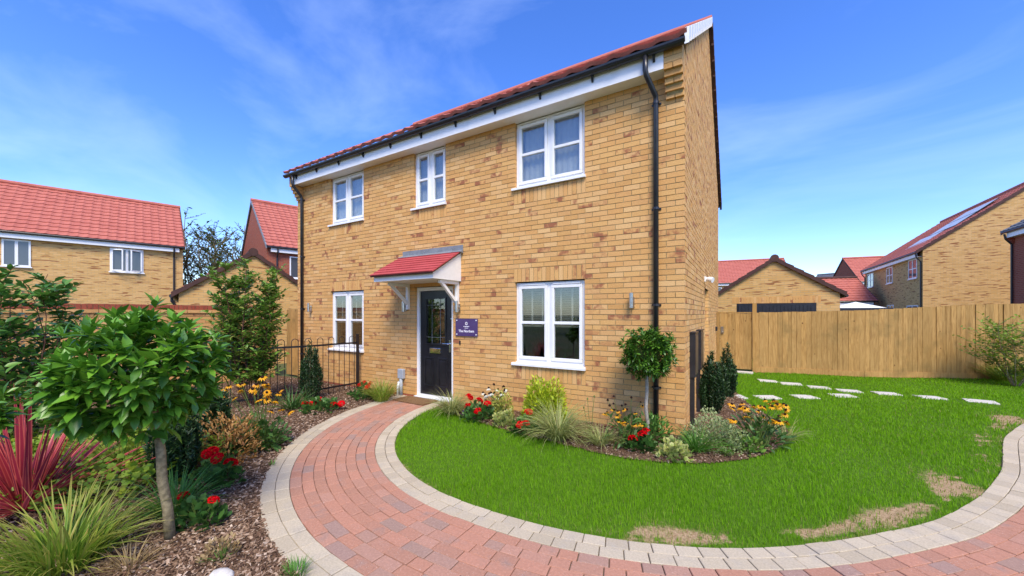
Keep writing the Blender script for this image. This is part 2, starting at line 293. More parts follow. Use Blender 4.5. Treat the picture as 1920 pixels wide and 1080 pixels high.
def blades(n, base_r, lmin, lmax, lean, droop, width, seg=5, out=.6, face=True):
    """arching strap blades round the origin: returns V,F,fattr,vattr"""
    az = rng.uniform(0, 2*PI, n); rr = base_r*np.sqrt(rng.random(n)); Ln = rng.uniform(lmin, lmax, n); ln = rng.uniform(lean[0], lean[1], n); dr = rng.uniform(droop[0], droop[1], n)
    az2 = az+rng.normal(0, .35, n); h = np.stack([np.cos(az2), np.sin(az2)], 1); P = np.zeros((n, seg+1, 3)); P[:, 0, 0] = rr*np.cos(az); P[:, 0, 1] = rr*np.sin(az)
    th = ln.copy()
    for i in range(seg):
        st = Ln/seg; P[:, i+1, :2] = P[:, i, :2]+h*(np.sin(th)*st)[:, None]; P[:, i+1, 2] = P[:, i, 2]+np.cos(th)*st; th = th+dr/seg
    P[:, :, 2] = np.maximum(P[:, :, 2], .006)
    sd_ = np.stack([-h[:, 1], h[:, 0], np.zeros(n)], 1); tw = rng.normal(0, .5, n); sd_ = norm(sd_*np.cos(tw)[:, None]+np.array([0, 0, 1.])*np.sin(tw)[:, None]*.6)
    tt = np.linspace(0, 1, seg+1); wf = np.clip(np.minimum(.55+tt*2, 1.0)*(1-tt**2.2), .05, 1); wv = width*rng.uniform(.7, 1.3, n)
    V = np.stack([P-sd_[:, None]*(wf[None, :, None]*wv[:, None, None]/2), P+np.array([0, 0, -1.])*(wf[None, :, None]*wv[:, None, None]*.18), P+sd_[:, None]*(wf[None, :, None]*wv[:, None, None]/2)], 2)
    idx = np.arange(n*(seg+1)*3).reshape(n, seg+1, 3); F = np.concatenate([np.stack([idx[:, :-1, j], idx[:, :-1, j+1], idx[:, 1:, j+1], idx[:, 1:, j]], -1).reshape(-1, 4) for j in (0, 1)])
    r = rng.random(n); fr = np.concatenate([np.repeat(r, seg)]*2)
    return V.reshape(-1, 3), F, {'rnd': fr}, {'e': np.tile([1., 0., 1.], n*(seg+1)), 'l': np.tile(np.repeat(tt, 3), n)}
def blade_clump(name, loc, label, cat, mat, n, base_r, l, lean, droop, width, group=None, part='blades', sq=1.):
    t_ = empty(name, loc, 0, label, cat, group); V, F, fa, va = blades(n, base_r, l[0], l[1], lean, droop, width); V[:, 2] *= sq
    link(part, fast_mesh(part, V, F, fa, va, True), mat, t_); return t_
def sph(n, lo=0.):
    z = rng.uniform(lo, 1, n); a = rng.uniform(0, 2*PI, n); q = np.sqrt(1-z*z); return np.stack([q*np.cos(a), q*np.sin(a), z], 1)

# ================================================================== GROUND
def smooth_curve(P, step=.02, it=60):
    P = np.array(P, float); s = np.r_[0, np.cumsum(np.hypot(*np.diff(P, axis=0).T))]; q = np.arange(0, s[-1], step)
    C_ = np.stack([np.interp(q, s, P[:, 0]), np.interp(q, s, P[:, 1])], 1)
    for _ in range(it*4): C_[1:-1] = .5*C_[1:-1]+.25*(C_[:-2]+C_[2:])
    s = np.r_[0, np.cumsum(np.hypot(*np.diff(C_, axis=0).T))]; q = np.arange(0, s[-1], step); return np.stack([np.interp(q, s, C_[:, 0]), np.interp(q, s, C_[:, 1])], 1)
cp = [(-4.17, .12)]+[(-1.24+2.93*math.cos(a), -.09+2.93*math.sin(a)) for a in np.radians(np.arange(183, 262, 6))]
cp += [(-1.229, -3.008), (-.63, -2.98), (-.113, -2.874), (.331, -2.708), (.747, -2.498), (1.17, -2.186), (1.646, -1.729), (2.111, -1.241), (2.646, -.43), (3.15, .55), (3.45, 1.33), (3.76, 2.13), (4.46, 3.40), (5.5, 4.75), (7.2, 6.0), (9.0, 6.9)]
CV = smooth_curve(cp); CT = norm(np.gradient(CV, axis=0)); CN = np.stack([CT[:, 1], -CT[:, 0]], 1)     # CN points away from the lawn
CS = np.r_[0, np.cumsum(np.hypot(*np.diff(CV, axis=0).T))]
def cpt(s, wd):
    x = np.interp(s, CS, CV[:, 0]); y = np.interp(s, CS, CV[:, 1]); nx = np.interp(s, CS, CN[:, 0]); ny = np.interp(s, CS, CN[:, 1]); return np.array([x+nx*wd, y+ny*wd])
RED_W, SETT = .82, .115
def strip(name, a, b, z, mat):
    A = CV+CN*a; B = CV+CN*b; n = len(A); V = np.zeros((2*n, 3)); V[:n, :2] = A; V[n:, :2] = B; V[:, 2] = z; i = np.arange(n-1)
    return link(name, fast_mesh(name, V, np.stack([i, i+1, n+i+1, n+i], 1)), mat)
def sheet(name, x0, x1, y0, y1, z, mat, n=2):
    V = np.array([(x0, y0, z), (x1, y0, z), (x1, y1, z), (x0, y1, z)]); return struct(link(name, fast_mesh(name, V, np.array([(0, 1, 2, 3)])), mat))
sheet('ground', -300, 300, -300, 300, -.05, 'far_ground')
path = struct(strip('garden_path', -2*SETT-.004, RED_W+2*SETT+.004, -.014, 'joint_sand'))
def paver_verts(s0, s1, w0, w1, g, dz):
    c = np.array([cpt(s0, w0), cpt(s1, w0), cpt(s1, w1), cpt(s0, w1)]); m_ = c.mean(0); V = []
    for ins, z in ((g, -.05), (g, dz-.004), (g+.004, dz)):
        for q in c:
            d = q-m_; V.append((*(q-d/np.linalg.norm(d)*ins*1.35), z))
    return np.array(V), m_
PVF = np.array([(0, 1, 5, 4), (1, 2, 6, 5), (2, 3, 7, 6), (3, 0, 4, 7), (4, 5, 9, 8), (5, 6, 10, 9), (6, 7, 11, 10), (7, 4, 8, 11), (8, 9, 10, 11)])
def lay(name, restname, mat, rows, wrow, w_start, lens, nmax, g):
    items = []
    for r in range(rows):
        s = -rng.uniform(0, .2)
        while s < CS[-1]-.25:
            l = rng.choice(lens) if len(lens) > 1 else lens[0]
            if s > 0: items.append(paver_verts(s, s+l, w_start+r*wrow, w_start+(r+1)*wrow, g*rng.uniform(.8, 1.2), rng.normal(0, .0016)))
            s += l
    items.sort(key=lambda it: camdist(it[1]))
    for V, m_ in items[:nmax]:
        o = link(name, fast_mesh(name, V-np.array([*m_, 0]), PVF), mat, path, loc=(*m_, 0))
    rest = items[nmax:]
    if rest:
        V = np.concatenate([v for v, _ in rest]); F = (PVF[None]+(np.arange(len(rest))*12)[:, None, None]).reshape(-1, 4)
        stuff(link(restname, fast_mesh(restname, V, F, {'rnd': np.repeat(rng.random(len(rest)), 9)}), mat, path))
lay('paver', 'far_pavers', 'paver_red', 8, RED_W/8, 0, [.2, .2, .2, .16, .13], 300, .0028)
lay('edging_sett', 'far_edging_setts', 'sett_grey', 2, SETT, -2*SETT, [.165], 150, .0028)
lay('edging_sett', 'far_outer_setts', 'sett_grey', 2, SETT, RED_W, [.165], 140, .0028)

def vnoise(x, y, f=1., seed=0):
    r_ = np.random.default_rng(seed); v = 0*x
    for k in range(7):
        a = r_.uniform(0, 2*PI); q = f*r_.uniform(.6, 2.4); v = v+np.sin((x*math.cos(a)+y*math.sin(a))*q+r_.uniform(0, 6.28))
    return v/3.2
def curve_dist(P, off):
    """signed distance to the offset path curve (positive on the lawn side) and arc position"""
    C_ = (CV+CN*off)[::4]; Nn = CN[::4]; d = np.empty(len(P)); si = np.empty(len(P), int)
    for a in range(0, len(P), 20000):
        D = P[a:a+20000, None, :]-C_[None]; k = np.argmin((D**2).sum(2), 1); si[a:a+20000] = k; q = D[np.arange(len(k)), k]; d[a:a+20000] = -(q*Nn[k]).sum(1)
    return d, CS[::4][si]
BED = np.array([(-4.0, -.28), (-3.70, -.52), (-3.377, -.60), (-2.736, -.74), (-2.083, -.88), (-1.565, -.945), (-1.099, -1.0), (-.619, -1.06), (-.227, -1.0), (.132, -.85), (.526, -.56), (.86, -.10), (1.10, .40), (1.20, .85), (1.16, 1.40), (.98, 2.0), (.75, 2.6), (.62, 3.3), (.5, 3.9), (.0, 4.0)])
bs = np.r_[0, np.cumsum(np.hypot(*np.diff(BED, axis=0).T))]; q_ = np.linspace(0, bs[-1], 160); BEDC = np.stack([np.interp(q_, bs, BED[:, 0]), np.interp(q_, bs, BED[:, 1])], 1)
for _ in range(25): BEDC[1:-1] = .5*BEDC[1:-1]+.25*(BEDC[:-2]+BEDC[2:])
BEDPOLY = np.concatenate([BEDC, np.array([(0, 4.0), (0, 0), (-4.0, 0)])])
def inpoly(P, poly):
    x, y = P[:, 0], P[:, 1]; c = np.zeros(len(P), bool); j = len(poly)-1
    for i in range(len(poly)):
        xi, yi = poly[i]; xj, yj = poly[j]
        if yi != yj: c ^= ((yi > y) != (yj > y)) & (x < (xj-xi)*(y-yi)/(yj-yi)+xi)
        j = i
    return c
FENCE = [gr(1352, 694)[:2], gr(1413, 697)[:2], gr(1500, 700)[:2], gr(1620, 706)[:2], gr(1840, 709)[:2], np.array([9.3, 11.0])]
def dead_amount(P):
    d, s = curve_dist(P, -2*SETT); n = vnoise(P[:, 0], P[:, 1], 5., 3)+.5*vnoise(P[:, 0], P[:, 1], 13., 5); wd = .10+.12*vnoise(s, s*0, 2.2, 9)
    band = np.clip((s-5.6)/1.0, 0, 1); f = np.exp(-((d-.15)/np.maximum(.07, wd))**2)*np.clip(.62+1.0*n+.55*vnoise(P[:, 0], P[:, 1], 30., 41), 0, 1.1)*band; f = np.maximum(f, .5*np.exp(-(d/.05)**2)*np.clip(.4+n, 0, 1)); return np.clip(f, 0, 1), d, s
gx, gy = np.meshgrid(np.arange(-4.3, 9.4, .045), np.arange(-3.3, 11.2, .045), indexing='ij'); nx_, ny_ = gx.shape
GP = np.stack([gx.ravel(), gy.ravel()], 1); da = np.zeros(len(GP)); nr = GP[:, 1] < 4; da[nr] = dead_amount(GP[nr])[0]
ii = np.arange(nx_*ny_).reshape(nx_, ny_); LF = np.stack([ii[:-1, :-1], ii[1:, :-1], ii[1:, 1:], ii[:-1, 1:]], -1).reshape(-1, 4)
lawn = struct(link('lawn', fast_mesh('lawn', np.c_[GP, np.full(len(GP), -.02)], LF, None, {'dead': da}), 'lawn_ground'))
ROW1 = [(1440, 713.5), (1483, 719), (1535, 725.5), (1591, 732), (1662, 737), (1743, 744), (1838, 751.5)]; ROW2 = [(1376, 743), (1438, 744), (1508, 743), (1580, 741)]
STN = np.array([gr(*q)[:2] for q in ROW1+ROW2])
# blades of the lawn
def lawn_points(n, x0, x1, y0, y1):
    P = np.stack([rng.uniform(x0, x1, n), rng.uniform(y0, y1, n)], 1); v = P-CAM[:2]; fwd = v@FW; rt = v@RT
    k = (fwd > 1.2) & (np.abs(rt) < fwd*1.50+.4); P = P[k]; dd = np.hypot(*(P-CAM[:2]).T); keep = rng.random(len(P)) < np.clip((3.3/dd)**1.35, 0, 1); P = P[keep]
    P = P[~inpoly(P, BEDPOLY)]; P = P[~((P[:, 0] < .0) & (P[:, 1] > 0))]
    P = P[((P[:, None]-STN[None])**2).sum(2).min(1) > .15**2]
    fl = np.array(FENCE); fy = np.interp(P[:, 0], fl[:, 0], fl[:, 1]); P = P[P[:, 1] < fy-.03]
    f, d, s = dead_amount(P); tuft = np.clip(.5+1.3*vnoise(P[:, 0], P[:, 1], 40., 31), 0, 1); k = (d > -.012*rng.random(len(P))-.002) & (rng.random(len(P)) > f*(.86-.55*tuft)); return P[k], f[k], d[k]
P, fdead, dl = lawn_points(1150000, -4.2, 9.3, -3.2, 10.6)
n = len(P); dist = np.hypot(*(P-CAM[:2]).T); wide = np.clip(dist/3.3, 1, 3.2)
h = rng.uniform(.028, .052, n)*(1+.25*vnoise(P[:, 0], P[:, 1], 2., 1))*(1-.35*fdead); az = rng.uniform(0, 2*PI, n); ln = np.abs(rng.normal(0, .38, n)); wb = .0028*wide*rng.uniform(.7, 1.3, n)
dx = np.stack([np.cos(az), np.sin(az)], 1); sd2 = np.stack([-dx[:, 1], dx[:, 0]], 1); V = np.zeros((n, 6, 3))
for k, (tt, wf) in enumerate(((0, 1.), (.55, .85), (1., .12))):
    c = P+dx*(np.sin(ln)*h*tt*(.5+.7*tt))[:, None]; z = -.02+h*np.cos(ln)*tt
    V[:, 2*k, :2] = c-sd2*(wb*wf/2)[:, None]; V[:, 2*k+1, :2] = c+sd2*(wb*wf/2)[:, None]; V[:, 2*k, 2] = z; V[:, 2*k+1, 2] = z
b0 = np.arange(n)[:, None]*6; F = np.concatenate([b0+np.array([[0, 1, 3, 2]]), b0+np.array([[2, 3, 5, 4]])], 1).reshape(-1, 4)
rv = np.clip(.5+.28*vnoise(P[:, 0], P[:, 1], 1.6, 11)+rng.normal(0, .22, n), 0, .999)
la = np.tile([0, 0, .55, .55, 1, 1], n)*np.repeat(.35+.65*rng.random(n), 6)
dry = rng.random(n) < fdead*.95+.012+.06*np.exp(-dl/.12)
def sub(mask, name, mat):
    Vm = V[mask].reshape(-1, 3); k = int(mask.sum()); b0 = np.arange(k)[:, None]*6; Fm = np.concatenate([b0+np.array([[0, 1, 3, 2]]), b0+np.array([[2, 3, 5, 4]])], 1).reshape(-1, 4)
    o = link(name, fast_mesh(name, Vm, Fm, {'rnd': np.repeat(rv[mask], 2)}, {'l': la.reshape(-1, 6)[mask].ravel()}), mat); tag(o, kind='stuff'); return o
tag(sub(~dry, 'grass', 'grass_blade'), 'short mown bright green lawn grass', 'grass', kind='stuff')
tag(sub(dry, 'dry_grass', 'grass_dry'), 'yellowed dry grass blades along the lawn edge', 'grass', kind='stuff')
print('blades', n)
# stepping stones
def slab(px, py, rz, sx=.40, sy=.30):
    g = gr(px, py); o = MB().box(-sx/2, sx/2, -sy/2, sy/2, -.05, .002).build('stepping_stone', 'stone_slab', None, (g[0], g[1], 0), (rng.normal(0, .012), rng.normal(0, .012), rz))
    mod = o.modifiers.new('b', 'BEVEL'); mod.width = .008; mod.segments = 2; return o
wd1 = ['first, by the gate', 'second from the gate', 'third from the gate', 'fourth from the gate', 'fifth from the gate', 'sixth from the gate', 'last, farthest from the gate']
for (a, b), wname in zip(ROW1, wd1): tag(slab(a, b, .1+rng.normal(0, .1)), 'pale square stepping stone in the long row across the lawn, '+wname, 'stepping stone', 'stepping stones in the lawn')
for (a, b), wname in zip(ROW2, ['nearest the dark conifers', 'second from the dark conifers', 'third from the dark conifers', 'end one joining the long row']): tag(slab(a, b, .5+rng.normal(0, .1)), 'pale stepping stone in the short front row, '+wname, 'stepping stone', 'stepping stones in the lawn')
g = gr(1365, 695); tag(MB().box(-.35, .35, -.12, .12, -.05, .02).build('gate_threshold', 'stone_slab', None, (g[0]+.25, g[1]-.12, 0)), 'pale stone threshold strip under the timber gate', 'step')
# mulch beds
def bedgrid(name, test, x0, x1, y0, y1, zf, st=.07):
    gx, gy = np.meshgrid(np.arange(x0, x1, st), np.arange(y0, y1, st), indexing='ij'); a, b = gx.shape; Q = np.stack([gx.ravel(), gy.ravel()], 1); ok = test(Q).reshape(a, b); ii = np.arange(a*b).reshape(a, b)
    m_ = ok[:-1, :-1] & ok[1:, :-1] & ok[1:, 1:] & ok[:-1, 1:]; F = np.stack([ii[:-1, :-1][m_], ii[1:, :-1][m_], ii[1:, 1:][m_], ii[:-1, 1:][m_]], -1)
    return struct(link(name, fast_mesh(name, np.c_[Q, zf(Q)], F, None, None, True), 'mulch_bed'))
OUT = RED_W+2*SETT
def left_d(Q): return -curve_dist(Q, OUT)[0]
def left_test(Q): d = left_d(Q); return (d > -.09) & (Q[:, 0] < -1.2) | (d > -.09) & (Q[:, 1] < -3.5) & (Q[:, 0] < 1.5)
def left_z(Q): d = np.clip(left_d(Q), -.1, 2); return -.009+np.clip(d, 0, .5)*.05+.012*vnoise(Q[:, 0], Q[:, 1], 6., 21)*np.clip(d*5, 0, 1)
bedgrid('mulch_bed', left_test, -9.8, -1.2, -7.2, -.004, left_z)
def right_d(Q):
    D = np.empty(len(Q))
    for a in range(0, len(Q), 20000): D[a:a+20000] = np.sqrt(((Q[a:a+20000, None]-BEDC[None])**2).sum(2).min(1))
    return D
def right_z(Q): d = right_d(Q); return -.008+np.clip(d, 0, .4)*.08+.01*vnoise(Q[:, 0], Q[:, 1], 7., 22)*np.clip(d*5, 0, 1)
BEDBIG = np.concatenate([BEDC+norm(np.c_[np.gradient(BEDC[:, 1]), -np.gradient(BEDC[:, 0])])*.03, np.array([(-.02, 4.0), (-.02, .02), (-4.0, .02)])])
bedgrid('mulch_bed', lambda Q: inpoly(Q, BEDBIG), -4.1, 1.4, -1.2, 4.05, right_z, .04)
def chips(name, Q, zf, label, smin=.012, smax=.04):
    n = len(Q); l = rng.uniform(smin, smax, n); wd = l*rng.uniform(.25, .6, n); th = rng.uniform(.002, .006, n); d = rng.normal(0, 1, (n, 3)); d[:, 2] *= .28; M = frames(d, rng.normal(0, .5, n))
    B = box_verts(-.5, .5, -.5, .5, -.5, .5)[None]*np.stack([wd, l, th], 1)[:, None]; B[:, (2, 3, 6, 7), 0] *= rng.uniform(.3, 1, (n, 1)); W = np.einsum('nij,nkj->nki', M, B); W += np.c_[Q, zf(Q)+rng.uniform(.001, .012, n)][:, None]
    F = (BOXF[None]+(np.arange(n)*8)[:, None, None]).reshape(-1, 4); return tag(link(name, fast_mesh(name, W.reshape(-1, 3), F, {'rnd': np.repeat(rng.random(n), 6)}), 'bark_chip'), label, 'mulch', kind='stuff')
Q = np.stack([rng.uniform(-9, -1.2, 190000), rng.uniform(-6.2, -.05, 190000)], 1); v = Q-CAM[:2]; fw = v@FW; Q = Q[(fw > 1.2) & (np.abs(v@RT) < fw*1.5+.3)]; dd = np.hypot(*(Q-CAM[:2]).T); Q = Q[rng.random(len(Q)) < np.clip((3.6/dd)**1.6, 0, 1)]; d = left_d(Q); Q = Q[(d > -.015)]
chips('bark_mulch', Q, left_z, 'brown bark chippings covering the bed left of the path')
Q = np.stack([rng.uniform(-4.1, 1.3, 32000), rng.uniform(-1.15, 4, 32000)], 1); Q = Q[inpoly(Q, BEDPOLY)]
chips('bark_mulch', Q, right_z, 'brown bark chippings in the curved bed round the house corner', .012, .035)

# ================================================================== MAIN HOUSE
W = 8.8875; DEP = 8.1; Z0 = .03; RH = .075; EAVE = 4.755
house = empty('detached_house', (-W/2, 0, 0), 0, 'two-storey buff brick house with white windows, black door and red tiled canopy', 'house')
HO = np.array([-W/2, 0, 0])
def hb(mb, name, mat, parent=None, **k):         # build in world coordinates under the house empty
    o = mb.build(name, mat, parent or house, **k); o.location = -HO if parent is None else (0, 0, 0); return o
# openings on the front: (x0,x1,z0,z1)
GFH, GFS, FFS = Z0+28*RH, Z0+10*RH, Z0+48*RH
WIN = [(-2.556, -1.356, GFS, GFH), (-7.535, -6.36, GFS, GFH), (-2.556, -1.356, FFS, EAVE), (-4.86, -4.04, FFS, EAVE), (-7.535, -6.36, FFS, EAVE)]
DOOR = (-4.815, -3.865, -.05, GFH)
OPEN = WIN+[DOOR]
bricks = []      # (cx,cz,w,h) on the front plane
SOLD = []
for (a, b, z0, z1), kind in zip(WIN, 'GGFFF'):
    SOLD.append((a-.02, b+.02, z0-3*RH, z0))
    if kind == 'G': SOLD.append((a-.02, b+.02, z1, z1+3*RH))
def free(zc, x0, x1, holes):
    iv = [(x0, x1)]
    for (a, b, z0, z1) in holes:
        if z0 < zc < z1:
            nv = []
            for (p, q) in iv:
                if b <= p or a >= q: nv.append((p, q)); continue
                if a > p: nv.append((p, a))
                if b < q: nv.append((b, q))
            iv = nv
    return iv
def course(zc, x0, x1, off, holes):
    out = []
    for (p, q) in free(zc, x0, x1, holes):
        k0 = math.floor((p-x0-off)/.225); x = x0+off+k0*.225; cut = []
        while x < q:
            a = max(x, p); b = min(x+.225, q)
            if b-a > 1e-4: cut.append([a, b])
            x += .225
        if len(cut) > 1 and cut[0][1]-cut[0][0] < .06: cut[1][0] = cut[0][0]; cut.pop(0)
        if len(cut) > 1 and cut[-1][1]-cut[-1][0] < .06: cut[-2][1] = cut[-1][1]; cut.pop()
        out += [((a if a == p else a+.005), (b if b == q else b-.005)) for a, b in cut if b-a > .02]
    return out
NR = int(round((EAVE-Z0)/RH))
for r in range(-1, NR):
    zc = Z0+(r+.5)*RH
    for a, b in course(zc, -W, 0, -.1125*(r % 2), OPEN+SOLD): bricks.append((a, b, Z0+r*RH+.005, Z0+(r+1)*RH-.005, 'engineering_brick' if r < 0 else 'buff_brick'))
for (a, b, z0, z1) in SOLD:
    n = int(round((b-a)/.075)); st = (b-a)/n
    for k in range(n): bricks.append((a+k*st+.005, a+(k+1)*st-.005, z0+.005, z1-.005, 'buff_brick'))
bricks.sort(key=lambda q: math.hypot((q[0]+q[1])/2-CAM[0], CAM[1])**2+((q[2]+q[3])/2-1.6)**2)
cache = {}
def brick_mesh(wd, hh, mat):
    k = (round(wd, 3), round(hh, 3), mat)
    if k not in cache:
        me = fast_mesh('brick', box_verts(-wd/2, wd/2, 0, .1, -hh/2, hh/2), BOXF); me.materials.append(MATS[mat]); cache[k] = me
    return cache[k]
for (a, b, z0, z1, mt) in bricks[:300]:
    o = link('brick', brick_mesh(b-a, z1-z0, mt), None, house, loc=((a+b)/2-HO[0], rng.normal(0, .0012), (z0+z1)/2), rot=(0, rng.normal(0, .0015), rng.normal(0, .004)))
def brick_stuff(name, items, mat, parent, org):
    n = len(items); V = np.concatenate([box_verts(*i) for i in items]).reshape(n, 8, 3); V = V.reshape(-1, 3)-org; F = (BOXF[None]+(np.arange(n)*8)[:, None, None]).reshape(-1, 4)
    return stuff(link(name, fast_mesh(name, V, F, {'rnd': np.repeat(rng.random(n), 6)}), mat, parent))
for mt in ('buff_brick', 'engineering_brick'):
    it = [(a, b, y_, .1, z0, z1) for (a, b, z0, z1, m_) in bricks[300:] if m_ == mt for y_ in (rng.normal(0, .0012),)]
    if it: brick_stuff('front_bricks', it, mt, house, HO)
# gable brickwork (right-hand side, normal +X): bricks lie along Y
RIDGE_Y, RIDGE_Z, EZ = 4.05, 8.0, 4.90
SIDE_DOOR = (3.15, 4.05, -.05, 2.13)
it = []
for r in range(-1, 109):
    z0 = Z0+r*RH; zc = z0+RH/2; y0, y1 = 0.0, DEP
    if zc > EZ:
        f = (zc-EZ)/(RIDGE_Z-EZ); y0, y1 = max(0, -.2+f*(RIDGE_Y+.2)), min(DEP, DEP+.2-f*(DEP+.2-RIDGE_Y))
        if y1-y0 < .15: break
    for a, b in course(zc, 0, DEP, -.1125*((r+1) % 2), [SIDE_DOOR]):
        a = max(a, y0, .105); b = min(b, y1)
        if b-a > .03: it.append((-.1+rng.normal(0, .0012), 0+rng.normal(0, .0012), a, b, z0+.005, z0+RH-.005))
brick_stuff('gable_bricks', it, 'buff_brick', house, HO)
# corbels at the eaves (bricks stepping out under the gutter), right and left
for xa, xb in ((-.222, -.004), (-W+.004, -W+.222)):
    for k in range(8):
        z0 = 4.43+k*RH; out = min(k+1, 5)*.042
        ws = [(xa, xb)] if k % 2 else [(xa, (xa+xb)/2-.005), ((xa+xb)/2+.005, xb)]
        for a, b in ws:
            me = fast_mesh('corbel_brick', box_verts(a, b, -out, .1, z0+.004, z0+RH-.004)-HO, BOXF); link('corbel_brick', me, 'buff_brick', house)
    hb(MB().prism([(-.205, 4.80), (-.205, 5.02), (.02, 5.05), (.02, 4.45), (-.03, 4.45)], 'x', xa+.012, xb-.012), 'corbel_core', 'mortar')
# backing walls with mortar face
OPC = [(a-.005, b+.005, c-.005, d+.005) for a, b, c, d in OPEN]
mb = MB(); xs = sorted({-W+.006, -.006, *[v for o in OPC for v in o[:2]]}); zs = sorted({-.3, EAVE+.25, *[v for o in OPC for v in o[2:] if -.3 < v < 5]})
for i in range(len(xs)-1):
    for j in range(len(zs)-1):
        cx, cz = (xs[i]+xs[i+1])/2, (zs[j]+zs[j+1])/2
        if not any(a < cx < b and c < cz < d for a, b, c, d in OPC): mb.box(xs[i], xs[i+1], .006, .27, zs[j], zs[j+1])
hb(mb, 'wall', 'mortar')
mb = MB()
for a, b, c, d in ((.272, 3.145, -.3, EZ), (4.055, DEP-.004, -.3, EZ), (3.145, 4.055, 2.135, EZ)): mb.box(-.27, -.006, a, b, c, d)
mb.prism([(.0, EZ+.002), (DEP, EZ+.002), (DEP, EZ+.05), (RIDGE_Y, RIDGE_Z-.02), (.0, EZ+.05)], 'x', -.27, -.006); hb(mb, 'gable_wall', 'mortar')
hb(MB().box(-W, -W+.25, .275, DEP, -.3, EZ).prism([(.0, EZ+.002), (DEP, EZ+.002), (RIDGE_Y, RIDGE_Z-.02)], 'x', -W, -W+.25), 'side_wall', 'buff_brickwork', uv=True)
hb(MB().box(-W+.26, -.28, DEP-.25, DEP-.005, -.3, EZ), 'rear_wall', 'buff_brickwork', uv=True)
hb(MB().box(-.13, -.09, 3.17, 4.03, 0, 2.1), 'side_door', 'white_paint'); hb(MB().box(-.6, -.26, 3.10, 4.1, -.1, 2.3), 'side_lobby', 'room_wall')
# floors and partition so that the rooms behind the glass are rooms
mb = MB().box(-W+.26, -.28, .28, 3.0, 2.42, 2.62).box(-W+.26, -.28, 3.0, 3.06, -.2, 4.8).box(-W+.26, -.28, .28, 3.0, -.2, -.02).box(-W+.26, -.28, .28, 3.0, 4.80, 4.86)
for x in (-3.3, -5.6): mb.box(x, x+.06, .28, 3.0, 0, 2.42).box(x, x+.06, .28, 3.0, 2.62, 4.8)
hb(mb, 'room_walls', 'room_wall')
# windows
def window(o, kind):
    a, b, z0, z1 = o; sill = .05; wz0 = z0+sill; yf = .055
    mb = MB(); fr = .062; cx = (a+b)/2; top = z1-.012
    def ring(x0, x1, q0, q1, t_, ya, yb): mb.box(x0, x1, ya, yb, q1-t_, q1).box(x0, x1, ya, yb, q0, q0+t_).box(x0, x0+t_, ya, yb, q0+t_, q1-t_).box(x1-t_, x1, ya, yb, q0+t_, q1-t_)
    ring(a+.004, b-.004, wz0, top, .045, yf, yf+.07)
    mb.box(cx-.03, cx+.03, yf+.002, yf+.068, wz0+.045, top-.045)
    win = hb(mb, 'window', 'white_plastic')
    for i, (x0, x1) in enumerate(((a+.052, cx-.033), (cx+.033, b-.052))):
        mb = MB(); q0, q1 = wz0+.048, top-.048
        ring(x0, x1, q0, q1, .05, yf-.016, yf+.05); zm = q0+.05+(q1-q0-.1)*.5; mb.box(x0+.05, x1-.05, yf-.010, yf+.046, zm-.022, zm+.022)
        sash = hb(mb, 'sash', 'white_plastic', win)
        md = sash.modifiers.new('b', 'BEVEL'); md.width = .006; md.segments = 2
        for (p, q) in ((q0+.05, zm-.022), (zm+.022, q1-.05)): hb(MB().box(x0+.048, x1-.048, yf+.012, yf+.018, p-.002, q+.002), 'pane', 'window_glass', win)
        hb(MB().box(x0+.03, x1-.03, yf-.022, yf-.002, top-.042, top-.020), 'trickle_vent', 'white_plastic', win)
    hb(MB().prism([(-.045, z0+.0), (yf+.01, z0+.004), (yf+.01, z0+.052), (-.03, z0+.040), (-.045, z0+.032)], 'x', a-.045, b+.02), 'sill', 'white_plastic', win)
    # dressings inside
    if kind == 'blind':
        mb = MB(); zt = z1-.06; zb = z0+(z1-z0)*.50
        nS = int((zt-zb)/.036)
        for k in range(nS): mb.bar((a+.06, yf+.115, zt-k*.036), (b-.06, yf+.115, zt-k*.036), .045, .003, (0, .55, .83))
        mb.box(a+.06, b-.06, yf+.095, yf+.135, zb-.05, zb-.02)
        for x in (a+.25, b-.25, cx-.16, cx+.16): mb.box(x-.016, x+.016, yf+.085, yf+.088, zb-.03, zt)
        hb(mb, 'venetian_blind', 'blind_cream', win)
    if z0 > 2.5:  # pale rippled sheet added behind upper panes, standing in for reflected grey sky
        V = []; F = []
        for i in range(81):
            x = a+.05+(b-a-.1)*i/80; y = yf+.105+.008*math.sin(i*.9)+.006*math.sin(i*2.3); V += [(x, y, z0+.0), (x, y, z1-.02)]
            if i: F.append((2*i-2, 2*i, 2*i+1, 2*i-1))
        hb(MB().add(V, F), 'sky_reflection_sheet', 'curtain_white', win, smooth=True)
    if kind in ('curtain', 'net'):
        V = []; F = []; w_ = .34 if kind == 'curtain' else (b-a-.1); n = 40
        for i in range(n+1):
            x = a+.05+w_*i/n; y = yf+.175+.022*math.sin(i*1.35)+.01*math.sin(i*.6); V += [(x, y, z0+.03), (x, y, z1-.03)]
            if i: F.append((2*i-2, 2*i, 2*i+1, 2*i-1))
        hb(MB().add(V, F), 'curtain', 'curtain_white', win, smooth=True)
        if False:
            mb = MB(); nS = int((z1-z0-.15)/.04)
            for k in range(nS): mb.bar((cx, yf+.13, z1-.07-k*.04), (b-.06, yf+.13, z1-.07-k*.04), .045, .003, (0, .45, .9))
            hb(mb, 'venetian_blind', 'curtain_white', win)
    return win
for o, k in zip(WIN, ('blind', 'blind', 'curtain', 'net', 'curtain')): window(o, k)
